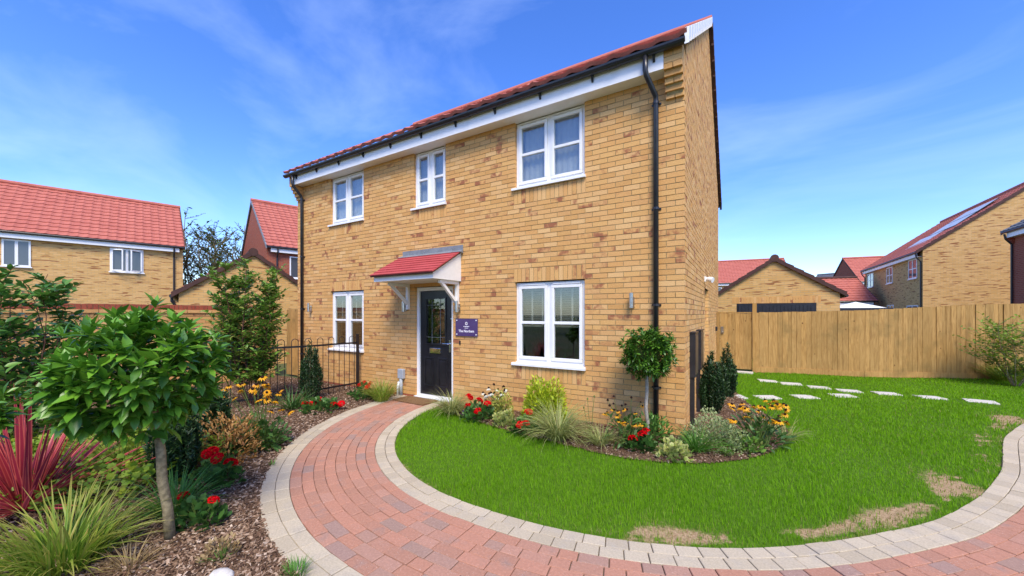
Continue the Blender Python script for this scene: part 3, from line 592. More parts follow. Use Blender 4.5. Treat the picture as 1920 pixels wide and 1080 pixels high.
# house plants that show behind the lower right window
hp = empty('house_plant', (-1.95, .55, .62), 0, 'spiky green house plant behind the ground floor window right of the door', 'house plant')
V, F, fa, va = blades(40, .03, .25, .42, (.1, .9), (.3, 1.2), .028); link('blades', fast_mesh('blades', V, F, fa, va, True), 'strap_leaf', hp); MB().lathe([(.001, -.02), (.07, -.02), (.09, .02), (.1, -.0), (.085, -.18), (.07, -.2), (.001, -.2)], 16).build('pot', 'white_plastic', hp)
tag(MB().box(-2.7, -1.2, .38, .75, -.02, .40).build('window_table', 'meter_brown'), 'low brown table inside the ground floor window by the lawn', 'table')
# door
a, b, _, z1 = DOOR; yf = .07
mb = MB().box(a+.003, a+.068, yf-.03, yf+.07, .03, z1-.004).box(b-.068, b-.003, yf-.03, yf+.07, .03, z1-.004).box(a+.068, b-.068, yf-.03, yf+.07, z1-.072, z1-.004); hb(mb, 'door_frame', 'white_plastic')
hb(MB().box(a+.004, b-.004, -.05, yf+.06, .0, .03).box(a+.07, b-.07, -.02, yf+.05, .03, .05).box(a+.07, b-.07, .0, yf+.05, .05, .062), 'door_sill', 'white_plastic')
dx0, dx1, dz0, dz1 = a+.07, b-.07, .066, z1-.075; gx0, gx1, gz0, gz1 = dx0+.155, dx1-.175, 1.05, dz1-.155
mb = MB().box(dx0, dx1, yf, yf+.045, dz0, gz0).box(dx0, dx1, yf, yf+.045, gz1, dz1).box(dx0, gx0, yf, yf+.045, gz0, gz1).box(gx1, dx1, yf, yf+.045, gz0, gz1)
door = hb(mb, 'front_door', 'black_paint')
mb = MB()
for x0, x1, q0, q1 in ((gx0-.03, gx1+.03, gz0-.03, gz1+.03),): mb.box(x0, x1, yf-.014, yf-.0005, q1-.03, q1).box(x0, x1, yf-.014, yf-.0005, q0, q0+.03).box(x0, x0+.03, yf-.014, yf-.0005, q0+.03, q1-.03).box(x1-.03, x1, yf-.014, yf-.0005, q0+.03, q1-.03)
hb(mb, 'glazing_bead', 'black_paint', door)
hb(MB().box(gx0, gx1, yf+.018, yf+.024, gz0, gz1), 'door_glass', 'window_glass', door)
mb = MB()
for k in range(1, 3): x = gx0+(gx1-gx0)*(.28 if k == 1 else .72); mb.box(x-.003, x+.003, yf+.012, yf+.0165, gz0, gz1)
for k in (.14, .86): z = gz0+(gz1-gz0)*k; mb.box(gx0, gx1, yf+.0115, yf+.016, z-.003, z+.003)
hb(mb, 'glass_leading', 'lead_flashing', door)
pm = (dx0+dx1)/2
for x0, x1 in ((dx0+.11, pm-.055), (pm+.055, dx1-.11)):
    mb = MB(); q0, q1 = .23, .78
    mb.box(x0, x1, yf-.012, yf-.0005, q1-.025, q1).box(x0, x1, yf-.012, yf-.0005, q0, q0+.025).box(x0, x0+.022, yf-.012, yf-.0005, q0+.025, q1-.025).box(x1-.022, x1, yf-.012, yf-.0005, q0+.025, q1-.025).box(x0+.05, x1-.05, yf-.008, yf-.0005, q0+.05, q1-.05)
    o = hb(mb, 'door_panel', 'black_paint', door); md = o.modifiers.new('b', 'BEVEL'); md.width = .005; md.segments = 2
o = hb(MB().box(pm-.15, pm+.12, yf-.016, yf-.0005, .865, .965), 'letterbox', 'chrome', door); md = o.modifiers.new('b', 'BEVEL'); md.width = .006; md.segments = 2
hb(MB().box(dx1-.075, dx1-.035, yf-.012, yf-.0005, .90, 1.13).tube([(dx1-.055, yf-.005, 1.06), (dx1-.055, yf-.055, 1.06), (dx1-.07, yf-.06, 1.06), (dx1-.19, yf-.06, 1.06)], .011, 10), 'handle', 'chrome', door)
o = hb(MB().lathe([(.001, 0), (.012, 0), (.012, .01), (.001, .012)], 10), 'spyhole', 'chrome', door); o.location = (dx1-.03, yf-.001, 1.52); o.rotation_euler = (PI/2, 0, 0)
# canopy over the door
cx0, cx1, cz, cy = -5.16, -3.65, 2.20, -.72
mb = MB().prism([(0.0, cz), (cy, cz), (cy, cz+.095), (0.0, cz+.52)], 'x', cx0+.03, cx1-.03); can = hb(mb, 'door_canopy', 'white_paint')
pt = math.atan2(.43, .74); ux, uz = math.cos(pt), math.sin(pt); ys, zs_ = cy-.045, cz+.105; LT = .88; nC = 8
for k in range(nC):
    l0 = LT*k/nC; p = lambda l, h_: (ys+ux*l-uz*h_, zs_+uz*l+ux*h_)
    hb(MB().prism([p(l0-.015, .004), p(l0-.015, .024), p(l0+LT/nC, .012), p(l0+LT/nC, .0)], 'x', cx0-.015+.0005*k, cx1+.015-.0005*k), 'canopy_tile_course', 'canopy_tile', can)
hb(MB().prism([p(-.02, -.02), p(-.02, .0), p(LT, .0), p(LT, -.02)], 'x', cx0, cx1), 'canopy_deck', 'brown_verge', can)
hb(MB().box(cx0+.01, cx1+.02, -.012, -.001, cz+.50, cz+.65).prism([(-.012, cz+.50), (-.115, cz+.512), (-.115, cz+.518), (-.012, cz+.56)], 'x', cx0-.02, cx1+.03), 'lead_flashing', 'lead_flashing', can)
for k in range(4):
    o = hb(MB().lathe([(.001, 0), (.011, 0), (.008, .006), (.001, .008)], 8), 'flashing_rivet', 'steel', can); o.location = (cx0+.25+k*.35, -.0125, cz+.60); o.rotation_euler = (PI/2, 0, 0)
for x in (cx0+.17, cx1-.10):
    mb = MB().box(x-.03, x+.03, -.055, -.002, cz-.50, cz-.003).box(x-.03, x+.03, -.50, -.056, cz-.058, cz-.003); mb.bar((x, -.03, cz-.40), (x, -.45, cz-.04), .05, .05, (1, 0, 0)); hb(mb, 'bracket', 'white_paint', can)
# eaves: fascia, soffit, gutter, brackets, downpipes
FX0, FX1 = -W+.225, -.225
hb(MB().box(FX0, FX1, -.215, -.195, 4.745, 4.97), 'fascia_board', 'white_plastic'); hb(MB().box(FX0, FX1, -.195, .05, 4.748, 4.760), 'soffit_board', 'white_plastic')
gp = [(-.275+.058*math.cos(t_), 4.995+.062*math.sin(t_)) for t_ in np.linspace(PI, 2*PI, 9)]; gi = [(-.275+.052*math.cos(t_), 4.995+.056*math.sin(t_)) for t_ in np.linspace(2*PI, PI, 9)]
hb(MB().prism(gp+gi, 'x', -W-.05, .03), 'gutter', 'black_plastic'); hb(MB().prism(gp, 'x', .031, .04).prism(gp, 'x', -W-.06, -W-.051), 'gutter_end', 'black_plastic')
for x in np.arange(-W+.35, -.2, .82): hb(MB().prism([(-.216, 4.99), (-.216, 4.86), (-.228, 4.86), (-.262, 4.925), (-.262, 4.99)], 'x', x-.014, x+.014), 'gutter_bracket', 'black_plastic')
for x in (-6.2, -3.35, -.85): hb(MB().prism([(p_[0]*1+(p_[0]+.275)*.12, p_[1]+(p_[1]-4.995)*.12) for p_ in gp]+[(p_[0], p_[1]+.001) for p_ in gi], 'x', x-.06, x+.06), 'gutter_union', 'black_plastic')
for x in (-.345, -8.62):
    dp = hb(MB().tube([(x-.09 if x > -1 else x, -.275, 4.96), (x-.09 if x > -1 else x, -.275, 4.76), (x-.08 if x > -1 else x, -.26, 4.70), (x, -.07, 4.50), (x, -.05, 4.44), (x, -.05, .02)], .034, 14), 'downpipe', 'black_plastic', smooth=True)
    for z in (4.40, 3.0, 1.72, .62): hb(MB().lathe([(.036, 0), (.042, 0), (.042, .03), (.036, .03)], 14, (x, -.05, z)).box(x-.06, x+.06, -.014, -.002, z+.003, z+.027), 'pipe_clip', 'black_plastic', dp)
# roof
def tile_roof(L_, S, wt=.30, ct=.34, subd=6, amp=.013, lift=.036, prof='pan'):
    """slope mesh: x along the eaves 0..L_, y up the slope 0..S, z out of the slope"""
    nx = int(L_/wt*subd)+1; x = np.linspace(0, L_, nx); ph = x/wt*2*PI; zx = amp*(np.cos(ph)+.35*np.cos(2*ph+.6)) if prof == 'pan' else np.where((x/wt) % 1 < .06, -.008, 0.); Vs = []; Fs = []; o = 0; nc = int(math.ceil(S/ct)); rn = []
    for k in range(nc):
        y0, y1 = k*ct, min((k+1)*ct+.03, S)
        for y, z in ((y0, zx*.9-.014), (y0, zx+lift), (y1, zx)): Vs.append(np.stack([x, np.full(nx, y), z], 1))
        i = np.arange(nx-1)
        for r in (0, 1): Fs.append(np.stack([o+r*nx+i, o+r*nx+i+1, o+(r+1)*nx+i+1, o+(r+1)*nx+i], 1)); rn.append(rng.random(nx//subd+2)[(i//subd)])
        o += 3*nx
    return fast_mesh('roof_tiles', np.concatenate(Vs), np.concatenate(Fs), {'rnd': np.concatenate(rn)}, None, False)
def slope_obj(me, mat, parent, p0, along, up):
    o = link('roof_tiles', me, mat, parent); a = Vector(along).normalized(); u = Vector(up).normalized(); n_ = a.cross(u); M = Matrix((a, u, n_)).transposed().to_4x4(); M.translation = Vector(p0); o.matrix_local = M; return stuff(o)
RL = W+.12; run = RIDGE_Y+.30; rise = 3.02; SL = math.hypot(run, rise)
roof = hb(MB().prism([(-.24, 5.0), (RIDGE_Y, 5.0+2.97), (DEP+.24, 5.0), (DEP+.24, 4.97), (RIDGE_Y, 7.93), (-.24, 4.97)], 'x', -W-.03, .03), 'roof', 'brown_verge')
me = tile_roof(RL, SL); slope_obj(me, 'red_tile', roof, (-W-.06, -.30, 5.045), (1, 0, 0), (0, run, rise)); slope_obj(tile_roof(RL, SL, subd=3), 'red_tile', roof, (.06, DEP+.30, 5.045), (-1, 0, 0), (0, -run, rise))
hb(MB().tube([(-W-.07, RIDGE_Y, 8.05), (.07, RIDGE_Y, 8.05)], .11, 12), 'ridge_tile', 'red_tile', roof)
nV = 15
for k in range(nV):
    f0, f1 = k/nV, (k+1)/nV
    for ys_, sgn, mt in ((-.30, 1, 'white_plastic'), (DEP+.30, -1, 'brown_verge')):  # rear caps: shadow-side shade put into a dark brown, same caps as front
        p0 = (ys_+sgn*run*f0, 5.045+rise*f0); p1 = (ys_+sgn*run*f1, 5.045+rise*f1)
        g_ = .11*sgn*(run/SL); hb(MB().prism([(p0[0], p0[1]-.13), (p1[0]-g_, p1[1]-.12), (p1[0]-g_, p1[1]+.004), (p0[0], p0[1]+.06)], 'x', .031+.0006*(k % 2), .085-.0006*(k % 2)), 'verge_cap', mt, roof)
# things fixed on the walls
def wall_light(x, z, label):
    t_ = empty('wall_light', (x, 0, z), 0, label, 'wall light', 'steel up and down wall lights')
    MB().box(-.028, .028, -.028, -.001, -.09, .05).build('back_plate', 'steel', t_); MB().bar((0, -.026, 0), (0, -.055, 0), .03, .03).build('arm', 'steel', t_)
    MB().lathe([(.001, -.105), (.024, -.105), (.029, -.10), (.029, .10), (.024, .105), (.001, .105)], 16, (0, -.082, 0)).build('lamp_body', 'steel', t_, smooth=False)
wall_light(-.66, 1.80, 'steel cylinder wall light between the ground floor window and the corner downpipe'); wall_light(-3.715, 1.745, 'steel wall light right of the black front door, above the purple sign')
wall_light(-5.06, 1.76, 'steel wall light left of the black front door under the canopy'); wall_light(-8.28, 1.765, 'steel wall light beside the left-hand downpipe of the house')
sg = empty('house_sign', (-3.54, -.022, 1.375), 0, 'purple acrylic sign reading The Northam beside the front door', 'sign')
MB().box(-.245, .245, -.004, .004, -.155, .155).build('sign_plate', 'purple_acrylic', sg)
for x in (-.215, .215):
    for z in (-.125, .125): MB().lathe([(.001, 0), (.011, 0), (.011, .006), (.001, .008)], 12).build('standoff', 'white_plastic', sg, (x, -.004, z), (PI/2, 0, 0)); MB().lathe([(.006, 0), (.006, .018)], 8).build('standoff_post', 'steel', sg, (x, .022, z), (PI/2, 0, 0))
def text(s, size, loc, parent, mat, rot=(PI/2, 0, 0), name='lettering', bold=0.):
    cu = bpy.data.curves.new('txt', 'FONT'); cu.body = s; cu.size = size; cu.align_x = 'CENTER'; cu.extrude = .0008; cu.offset = bold; ob = bpy.data.objects.new('txt', cu); COL.objects.link(ob)
    me = bpy.data.meshes.new_from_object(ob.evaluated_get(bpy.context.evaluated_depsgraph_get())); bpy.data.objects.remove(ob); return link(name, me, mat, parent, loc, rot)
text('The Northam', .061, (0, -.0052, -.085), sg, 'sign_lettering', bold=.0012)
# the two small lines under the emblem are too blurred in the photograph to read: plain pale strokes of their size, no invented words
for zc_, hh_, ws_ in ((.017, .014, (.018, .007, .024, .015, .020, .010)), (-.012, .010, (.014, .018, .009, .015))):
    tot_ = sum(ws_)+.006*(len(ws_)-1); x_ = -tot_/2; mb = MB()
    for w_ in ws_: mb.box(x_, x_+w_, -.0060, -.0048, zc_-hh_/2, zc_+hh_/2); x_ += w_+.006
    mb.build('small_print', 'sign_lettering', sg)
mb = MB()
for k in range(8):
    a_ = k*PI/4; mb.tube([(.012*math.cos(a_), -.0052, .068+.012*math.sin(a_)), (.024*math.cos(a_+.3), -.0052, .068+.024*math.sin(a_+.3)), (.031*math.cos(a_), -.0052, .068+.031*math.sin(a_))], [.003, .0065, .002], 6)
mb.build('emblem', 'sign_lettering', sg)
tag(MB().box(-.012, .012, -.016, -.001, -.035, .035).build('doorbell', 'black_plastic', None, (-3.70, 0, 1.10)), 'small black doorbell below the purple sign', 'doorbell')
mbx = empty('service_box', (-5.16, 0, .33), 0, 'grey service box with pipe into the ground left of the front door', 'service box'); o = MB().box(-.075, .075, -.075, -.001, 0, .19).build('box_cover', 'grey_plastic', mbx); md = o.modifiers.new('b', 'BEVEL'); md.width = .012; md.segments = 3
MB().tube([(0, -.045, .0), (0, -.045, -.34)], .034, 12).build('pipe', 'grey_plastic', mbx, smooth=True); MB().tube([(-.03, -.075, -.06), (-.045, -.09, -.16), (-.05, -.09, -.33)], .022, 8).build('cable_guard', 'white_plastic', mbx, smooth=True)
tag(MB().box(-.39, .39, -.20, .20, 0, .018).build('door_mat', 'coir', None, (-4.55, -.262, .004), (0, 0, -.02)), 'brown coir door mat in front of the black door', 'door mat')
for k, (y0, y1, lab) in enumerate(((.53, .92, 'nearer the house corner'), (1.40, 1.84, 'farther from the house corner'))):
    t_ = empty('meter_box', (0, y0, 0), 0, 'tall narrow black meter box on the gable wall, '+lab, 'meter box', 'meter boxes on the gable wall')
    MB().box(.002, .072, 0, y1-y0, .72, 1.34).box(.002, .08, -.01, y1-y0+.01, 1.341, 1.36).build('housing', 'black_plastic', t_); MB().box(.0725, .078, .03, y1-y0-.03, .75, 1.31).build('door', 'meter_brown', t_); MB().box(.002, .056, .02, .09, -.05, .719).build('conduit', 'black_plastic', t_)
fl = empty('flood_light', (0, 3.0, 2.30), 0, 'small white security light high on the gable wall above the side door', 'light'); MB().box(.001, .03, -.05, .05, -.05, .05).build('base', 'white_plastic', fl); MB().tube([(.03, 0, 0), (.08, -.02, -.01), (.15, -.05, -.03)], [.03, .05, .055], 12).build('lamp_head', 'white_plastic', fl)
tag(MB().box(.001, .05, -.04, .04, -.06, .06).build('gate_camera', 'black_plastic', None, (0, 6.6, 1.2)), 'small black fitting on the gable wall next to the gate', 'fitting')
# ================================================================== BOUNDARIES
# left garden wall (runs towards the street along x = -9.85) with brick-on-edge coping
GWX = -9.85; GY0, GY1 = -6.4, -.05
gw = empty('garden_wall', (GWX, (GY0+GY1)/2, 0), 0, 'buff brick garden wall with red coping left of the house', 'wall'); GO = np.array([GWX, (GY0+GY1)/2, 0])
o = MB().box(GWX-.21, GWX-.006, GY0, GY1, -.2, 1.70).build('wall_core', 'mortar', gw); o.location = -GO
it = []
for r in range(0, 23):
    z0 = -.02+r*RH; out = .028 if r == 22 else 0
    for a, b in course(z0+.03, GY0, GY1, -.1125*(r % 2), []): it.append((GWX-.1, GWX+out+rng.normal(0, .0012), a, b, z0+.005, z0+RH-.005))
it.sort(key=lambda q: math.hypot(q[0]-CAM[0], (q[2]+q[3])/2-CAM[1]) + (0 if q[4] > .7 else 3))
for q in it[:230]: c_ = np.array([(q[0]+q[1])/2, (q[2]+q[3])/2, (q[4]+q[5])/2]); link('brick', fast_mesh('brick', box_verts(*q)-c_, BOXF), 'buff_brick', gw, loc=c_-GO)
brick_stuff('wall_bricks', it[230:], 'buff_brick', gw, GO)
me = fast_mesh('coping_brick', box_verts(-.215, .0, -.0325, .0325, 0, .103), BOXF); me.materials.append(MATS['engineering_brick'])
for k in range(int((GY1-GY0)/.075)): link('coping_brick', me, None, gw, loc=(.012+rng.normal(0, .0015)-0, GY0+.0375+k*.075-GO[1], 1.703+rng.normal(0, .0015)))
o = MB().box(GWX-.19, GWX+.002, GY0, GY1, 1.701, 1.80).build('coping_mortar', 'mortar', gw); o.location = -GO
def board_mesh(wd, h_, th=.018): return fast_mesh('board', np.array([(0, 0, 0), (wd, 0, 0), (wd, .006, 0), (0, th, 0), (0, 0, h_), (wd, 0, h_), (wd, .006, h_), (0, th, h_)])*np.array([1, -1, 1]), BOXF[:, ::-1])
def fence_run(parent, pts, z0s, z1s, pitch, mirror=False):
    """feather-edge boards along a polyline; z tops interpolated"""
    P_ = np.array(pts); s_ = np.r_[0, np.cumsum(np.hypot(*np.diff(P_, axis=0).T))]; n_ = int(s_[-1]/pitch)
    for k in range(n_):
        s0 = k*pitch; a = np.array([np.interp(s0, s_, P_[:, i]) for i in (0, 1)]); b = np.array([np.interp(s0+pitch, s_, P_[:, i]) for i in (0, 1)]); zt = np.interp(s0, s_, z1s)+rng.normal(0, .003); zb = np.interp(s0, s_, z0s)
        o = link('board', board_mesh(pitch*1.16, zt-zb, rng.uniform(.009, .014)), 'wood_fence', parent); o.location = (*(a-np.array(parent.location)[:2]), zb); o.rotation_euler = (rng.normal(0, .003), rng.normal(0, .002), math.atan2(b[1]-a[1], b[0]-a[0]))
# right fence with gate
fp = [np.array([.93, 7.19]), FENCE[2], FENCE[3], FENCE[4], FENCE[5]]
rf = empty('timber_fence', (*fp[0], 0), 0, 'tall golden timber feather-edge fence behind the lawn', 'fence')
fence_run(rf, fp, [.13, .13, .12, .10, .10], [1.655, 1.67, 1.71, 1.86, 1.9], .112)
for i in range(len(fp)-1):
    a, b = fp[i], fp[i+1]; L_ = np.hypot(*(b-a)); u_ = (b-a)/L_; n_ = np.array([-u_[1], u_[0]])
    mb = MB(); pa = a-fp[0]; pb = b-fp[0]; mb.bar((*(pa-n_*.012), .06), (*(pb-n_*.012), .06), .03, .14); mb.build('gravel_board', 'wood_fence', rf)
    for z in (.4, 1.0, 1.45): MB().bar((*(pa+n_*.035), z), (*(pb+n_*.035), z), .04, .07).build('rail', 'wood_fence', rf)
    for k in range(int(L_/1.8)+1): q = pa+u_*(k*1.8+.05)+n_*.09; MB().box(q[0]-.05, q[0]+.05, q[1]-.05, q[1]+.05, -.1, 1.6).build('post', 'wood_fence', rf)
gt = empty('garden_gate', (.08, 7.08, 0), 0, 'narrow timber board gate between the house gable and the fence', 'gate')
fence_run(gt, [np.array([.10, 7.08]), np.array([.86, 7.165])], [.06, .06], [1.62, 1.62], .095)
MB().bar((-.0, .03, 1.645), (.80, .115, 1.645), .07, .035).build('top_rail', 'wood_fence', gt); MB().box(.80, .90, .05, .15, -.1, 1.90).build('gate_post', 'wood_fence', gt); MB().box(-.075, .005, -.03, .06, -.1, 1.66).build('gate_post', 'wood_fence', gt)
MB().box(.03, .10, -.035, -.005, 1.05, 1.25).tube([(.065, -.035, 1.1), (.065, -.08, 1.1), (.12, -.085, 1.1)], .01, 8).build('latch', 'steel', gt)
for z in (.35, 1.35): MB().bar((.02, .05, z), (.78, .13, z), .03, .09).build('brace_rail', 'wood_fence', gt)
# the short fence between garden wall and house
lf = empty('side_fence', (-9.8, .25, 0), 0, 'short timber fence closing the gap left of the house', 'fence'); fence_run(lf, [np.array([-9.85, .25]), np.array([-8.95, .25])], [.0, .0], [1.74, 1.74], .1)
for z in (.4, 1.4): MB().box(0, .86, .01, .05, z, z+.07).build('rail', 'wood_fence', lf)
# bow-top railing
rl = empty('bow_top_railing', (-6.4, -.12, 0), 0, 'black bow-top metal railing in front of the left window', 'railing')
RP = [np.array([0, 0]), np.array([-.03, -1.0]), np.array([-.35, -2.5]), np.array([-.75, -3.9]), np.array([-1.1, -5.0])]; rs = np.r_[0, np.cumsum([np.hypot(*(RP[i+1]-RP[i])) for i in range(len(RP)-1)])]
def rpt(s, z): return (float(np.interp(s, rs, [p_[0] for p_ in RP])), float(np.interp(s, rs, [p_[1] for p_ in RP])), z)
pitch = .115; nb = int(rs[-1]/pitch)
for k in range(0, nb-1, 2):
    s0, s1 = .08+k*pitch, .08+(k+1)*pitch; r_ = pitch/2; mid = (s0+s1)/2
    pts = [rpt(s0, .03), rpt(s0, 1.09)]+[rpt(mid-r_*math.cos(a), 1.09+r_*math.sin(a)) for a in np.linspace(.3, PI-.3, 7)]+[rpt(s1, 1.09), rpt(s1, .03)]; MB().tube(pts, .0065, 6).build('bow_bar', 'black_paint', rl)
for z in (.14, 1.0):
    mb = MB()
    for i in range(len(RP)-1): mb.bar((*RP[i], z), (*RP[i+1], z), .008, .035)
    mb.build('flat_rail', 'black_paint', rl)
for s in (.0, 2.6, 4.95): q = rpt(s, 0); MB().box(q[0]-.022, q[0]+.022, q[1]-.022, q[1]+.022, -.1, 1.17).box(q[0]-.027, q[0]+.027, q[1]-.027, q[1]+.027, 1.171, 1.185).build('post', 'black_paint', rl)

# ================================================================== NEIGHBOURING BUILDINGS
def bhouse(name, label, P0, P1, depth, ez, rz, wall='buff_brickwork', tile='red_tile', cat='house', verge='brown_verge', sub_=4, front=True, fascia=True, left_over=.0):
    """P0->P1 = eaves line of the front wall seen from outside left to right; depth goes away from the viewer"""
    P0 = np.array(P0[:2]); P1 = np.array(P1[:2]); L_ = float(np.hypot(*(P1-P0))); ang = math.atan2(P1[1]-P0[1], P1[0]-P0[0]); h_ = empty(name, (*P0, 0), ang, label, cat)
    mb = MB().box(0, L_, 0, depth, -.3, ez).prism([(0, ez+.001), (depth, ez+.001), (depth, ez+.12), (depth/2, rz-.10), (0, ez+.12)], 'x', 0, L_); mb.build('wall', wall, h_, uv=True)
    ru, ri = depth/2+.28, rz-ez-.06; S = math.hypot(ru, ri); zz = ez+.06; sl_ = ri/ru; rf_ = MB().prism([(-.26, zz-.03), (depth/2, rz+.0), (depth+.26, zz-.03), (depth+.26, zz-.09), (depth/2, rz-.07), (-.26, zz-.09)], 'x', -.04, L_+.04).build('roof', verge, h_)
    slope_obj(tile_roof(L_+.14, S, subd=sub_), tile, rf_, (-.07, -.28, zz), (1, 0, 0), (0, ru, ri)); slope_obj(tile_roof(L_+.14, S, subd=2), tile, rf_, (L_+.07, depth+.28, zz), (-1, 0, 0), (0, -ru, ri))
    nr_ = max(1, int((L_+.1)/.45))
    MB().tube([(-.09, depth/2, rz+.035), (L_+.09, depth/2, rz+.035)], .11, 10).build('ridge_tile', tile if verge != 'brown_verge' or cat != 'garage' else verge, rf_)
    nv = max(6, int(S/.34))
    for k in range(nv):
        for x0, x1 in ((-.085, -.042), (L_+.042, L_+.085)):
            for sg_, yb in ((1, -.28), (-1, depth+.28)):
                a = (yb+sg_*ru*k/nv, zz+ri*k/nv); b = (yb+sg_*ru*(k+1)/nv, zz+ri*(k+1)/nv); MB().prism([(a[0], a[1]-.13), (b[0], b[1]-.12), (b[0], b[1]+.03), (a[0], a[1]+.06)], 'x', x0, x1).build('verge_cap', verge, rf_)
    if fascia:
        MB().box(.15, L_-.15, -.20, -.18, ez-.22, ez+.0).box(.15, L_-.15, -.18, -.002, ez-.22, ez-.205).build('fascia_board', 'white_plastic', h_)
        MB().tube([(-.05, -.25, ez+.02), (L_+.05, -.25, ez+.02)], .05, 8).build('gutter', 'black_plastic', h_)
    return h_, L_
def bwin(h_, x, z, wd, hh, y=0., panes=2, bars=True, axis='x'):
    """casement set in the wall of a neighbouring house (front wall, local y = 0)"""
    fr = MB(); t_ = .06
    fr.box(x, x+wd, y-.03, y+.03, z, z+t_).box(x, x+wd, y-.03, y+.03, z+hh-t_, z+hh).box(x, x+t_, y-.03, y+.03, z+t_, z+hh-t_).box(x+wd-t_, x+wd, y-.03, y+.03, z+t_, z+hh-t_)
    for k in range(1, panes): fr.box(x+wd*k/panes-.045, x+wd*k/panes+.045, y-.028, y+.028, z+t_, z+hh-t_)
    if bars: fr.box(x+t_, x+wd-t_, y-.024, y+.02, z+hh*.5-.025, z+hh*.5+.025)
    o = fr.build('window', 'white_plastic', h_)
    for k in range(panes): MB().box(x+wd*k/panes+.05, x+wd*(k+1)/panes-.05, y-.012, y-.004, z+.05, z+hh-.05).build('pane', 'dark_glass', o)
    MB().box(x-.04, x+wd+.04, y-.07, y-.0305, z-.05, z-.001).build('sill', 'white_plastic', o); return o
mdg, tdg, pdg = base('dark_glass', .04, .8); pdg.inputs['Base Color'].default_value = (.07, .08, .095, 1)
def downpipe(h_, x, ez): MB().tube([(x, -.25, ez-.05), (x, -.22, ez-.25), (x, -.05, ez-.5), (x, -.05, 0)], .036, 8).build('downpipe', 'black_plastic', h_)
# left house (faces the main house)
A = atd(0, 15.76); B = atd(343, 19.8); u_ = norm(B-A); A2 = A-u_*5
h1, L1 = bhouse('neighbour_house', 'buff brick house with long red tiled roof behind the garden wall on the left', A2, B, 6.4, 5.0, 7.75); o_ = L1-float(np.hypot(*(B-A)[:2]))
def xat(px, A_, u2, off):  # position along the eaves line where a photo column meets it
    dr = FW+(px-960)/712*RT; M_ = np.array([[u2[0], -dr[0]], [u2[1], -dr[1]]]); s_ = np.linalg.solve(M_, CAM[:2]-A_[:2]); return s_[0]+off
for (p0, p1) in ((3, 58), (206, 269)):
    x0, x1 = xat(p0, A, u_[:2], o_), xat(p1, A, u_[:2], o_); wnd = bwin(h1, x0, 3.62, x1-x0, 1.12, panes=2, bars=False)
    if p0 > 100:   # two casements standing open
        for xx, sg_ in ((x0+.06, 1), (x1-.06, -1)):
            c_ = MB(); ca, sa = math.cos(.65), math.sin(.65); wq = (x1-x0)/2-.10
            for z_ in (3.68, 4.66): c_.bar((xx, -.035, z_), (xx+sg_*wq*ca, -.035-wq*sa, z_), .05, .05)
            for f_ in (0.04, .96): c_.bar((xx+sg_*wq*ca*f_, -.035-wq*sa*f_, 3.70), (xx+sg_*wq*ca*f_, -.035-wq*sa*f_, 4.64), .05, .05)
            c_.build('open_casement', 'white_plastic', wnd)
downpipe(h1, xat(326, A, u_[:2], o_), 5.0)
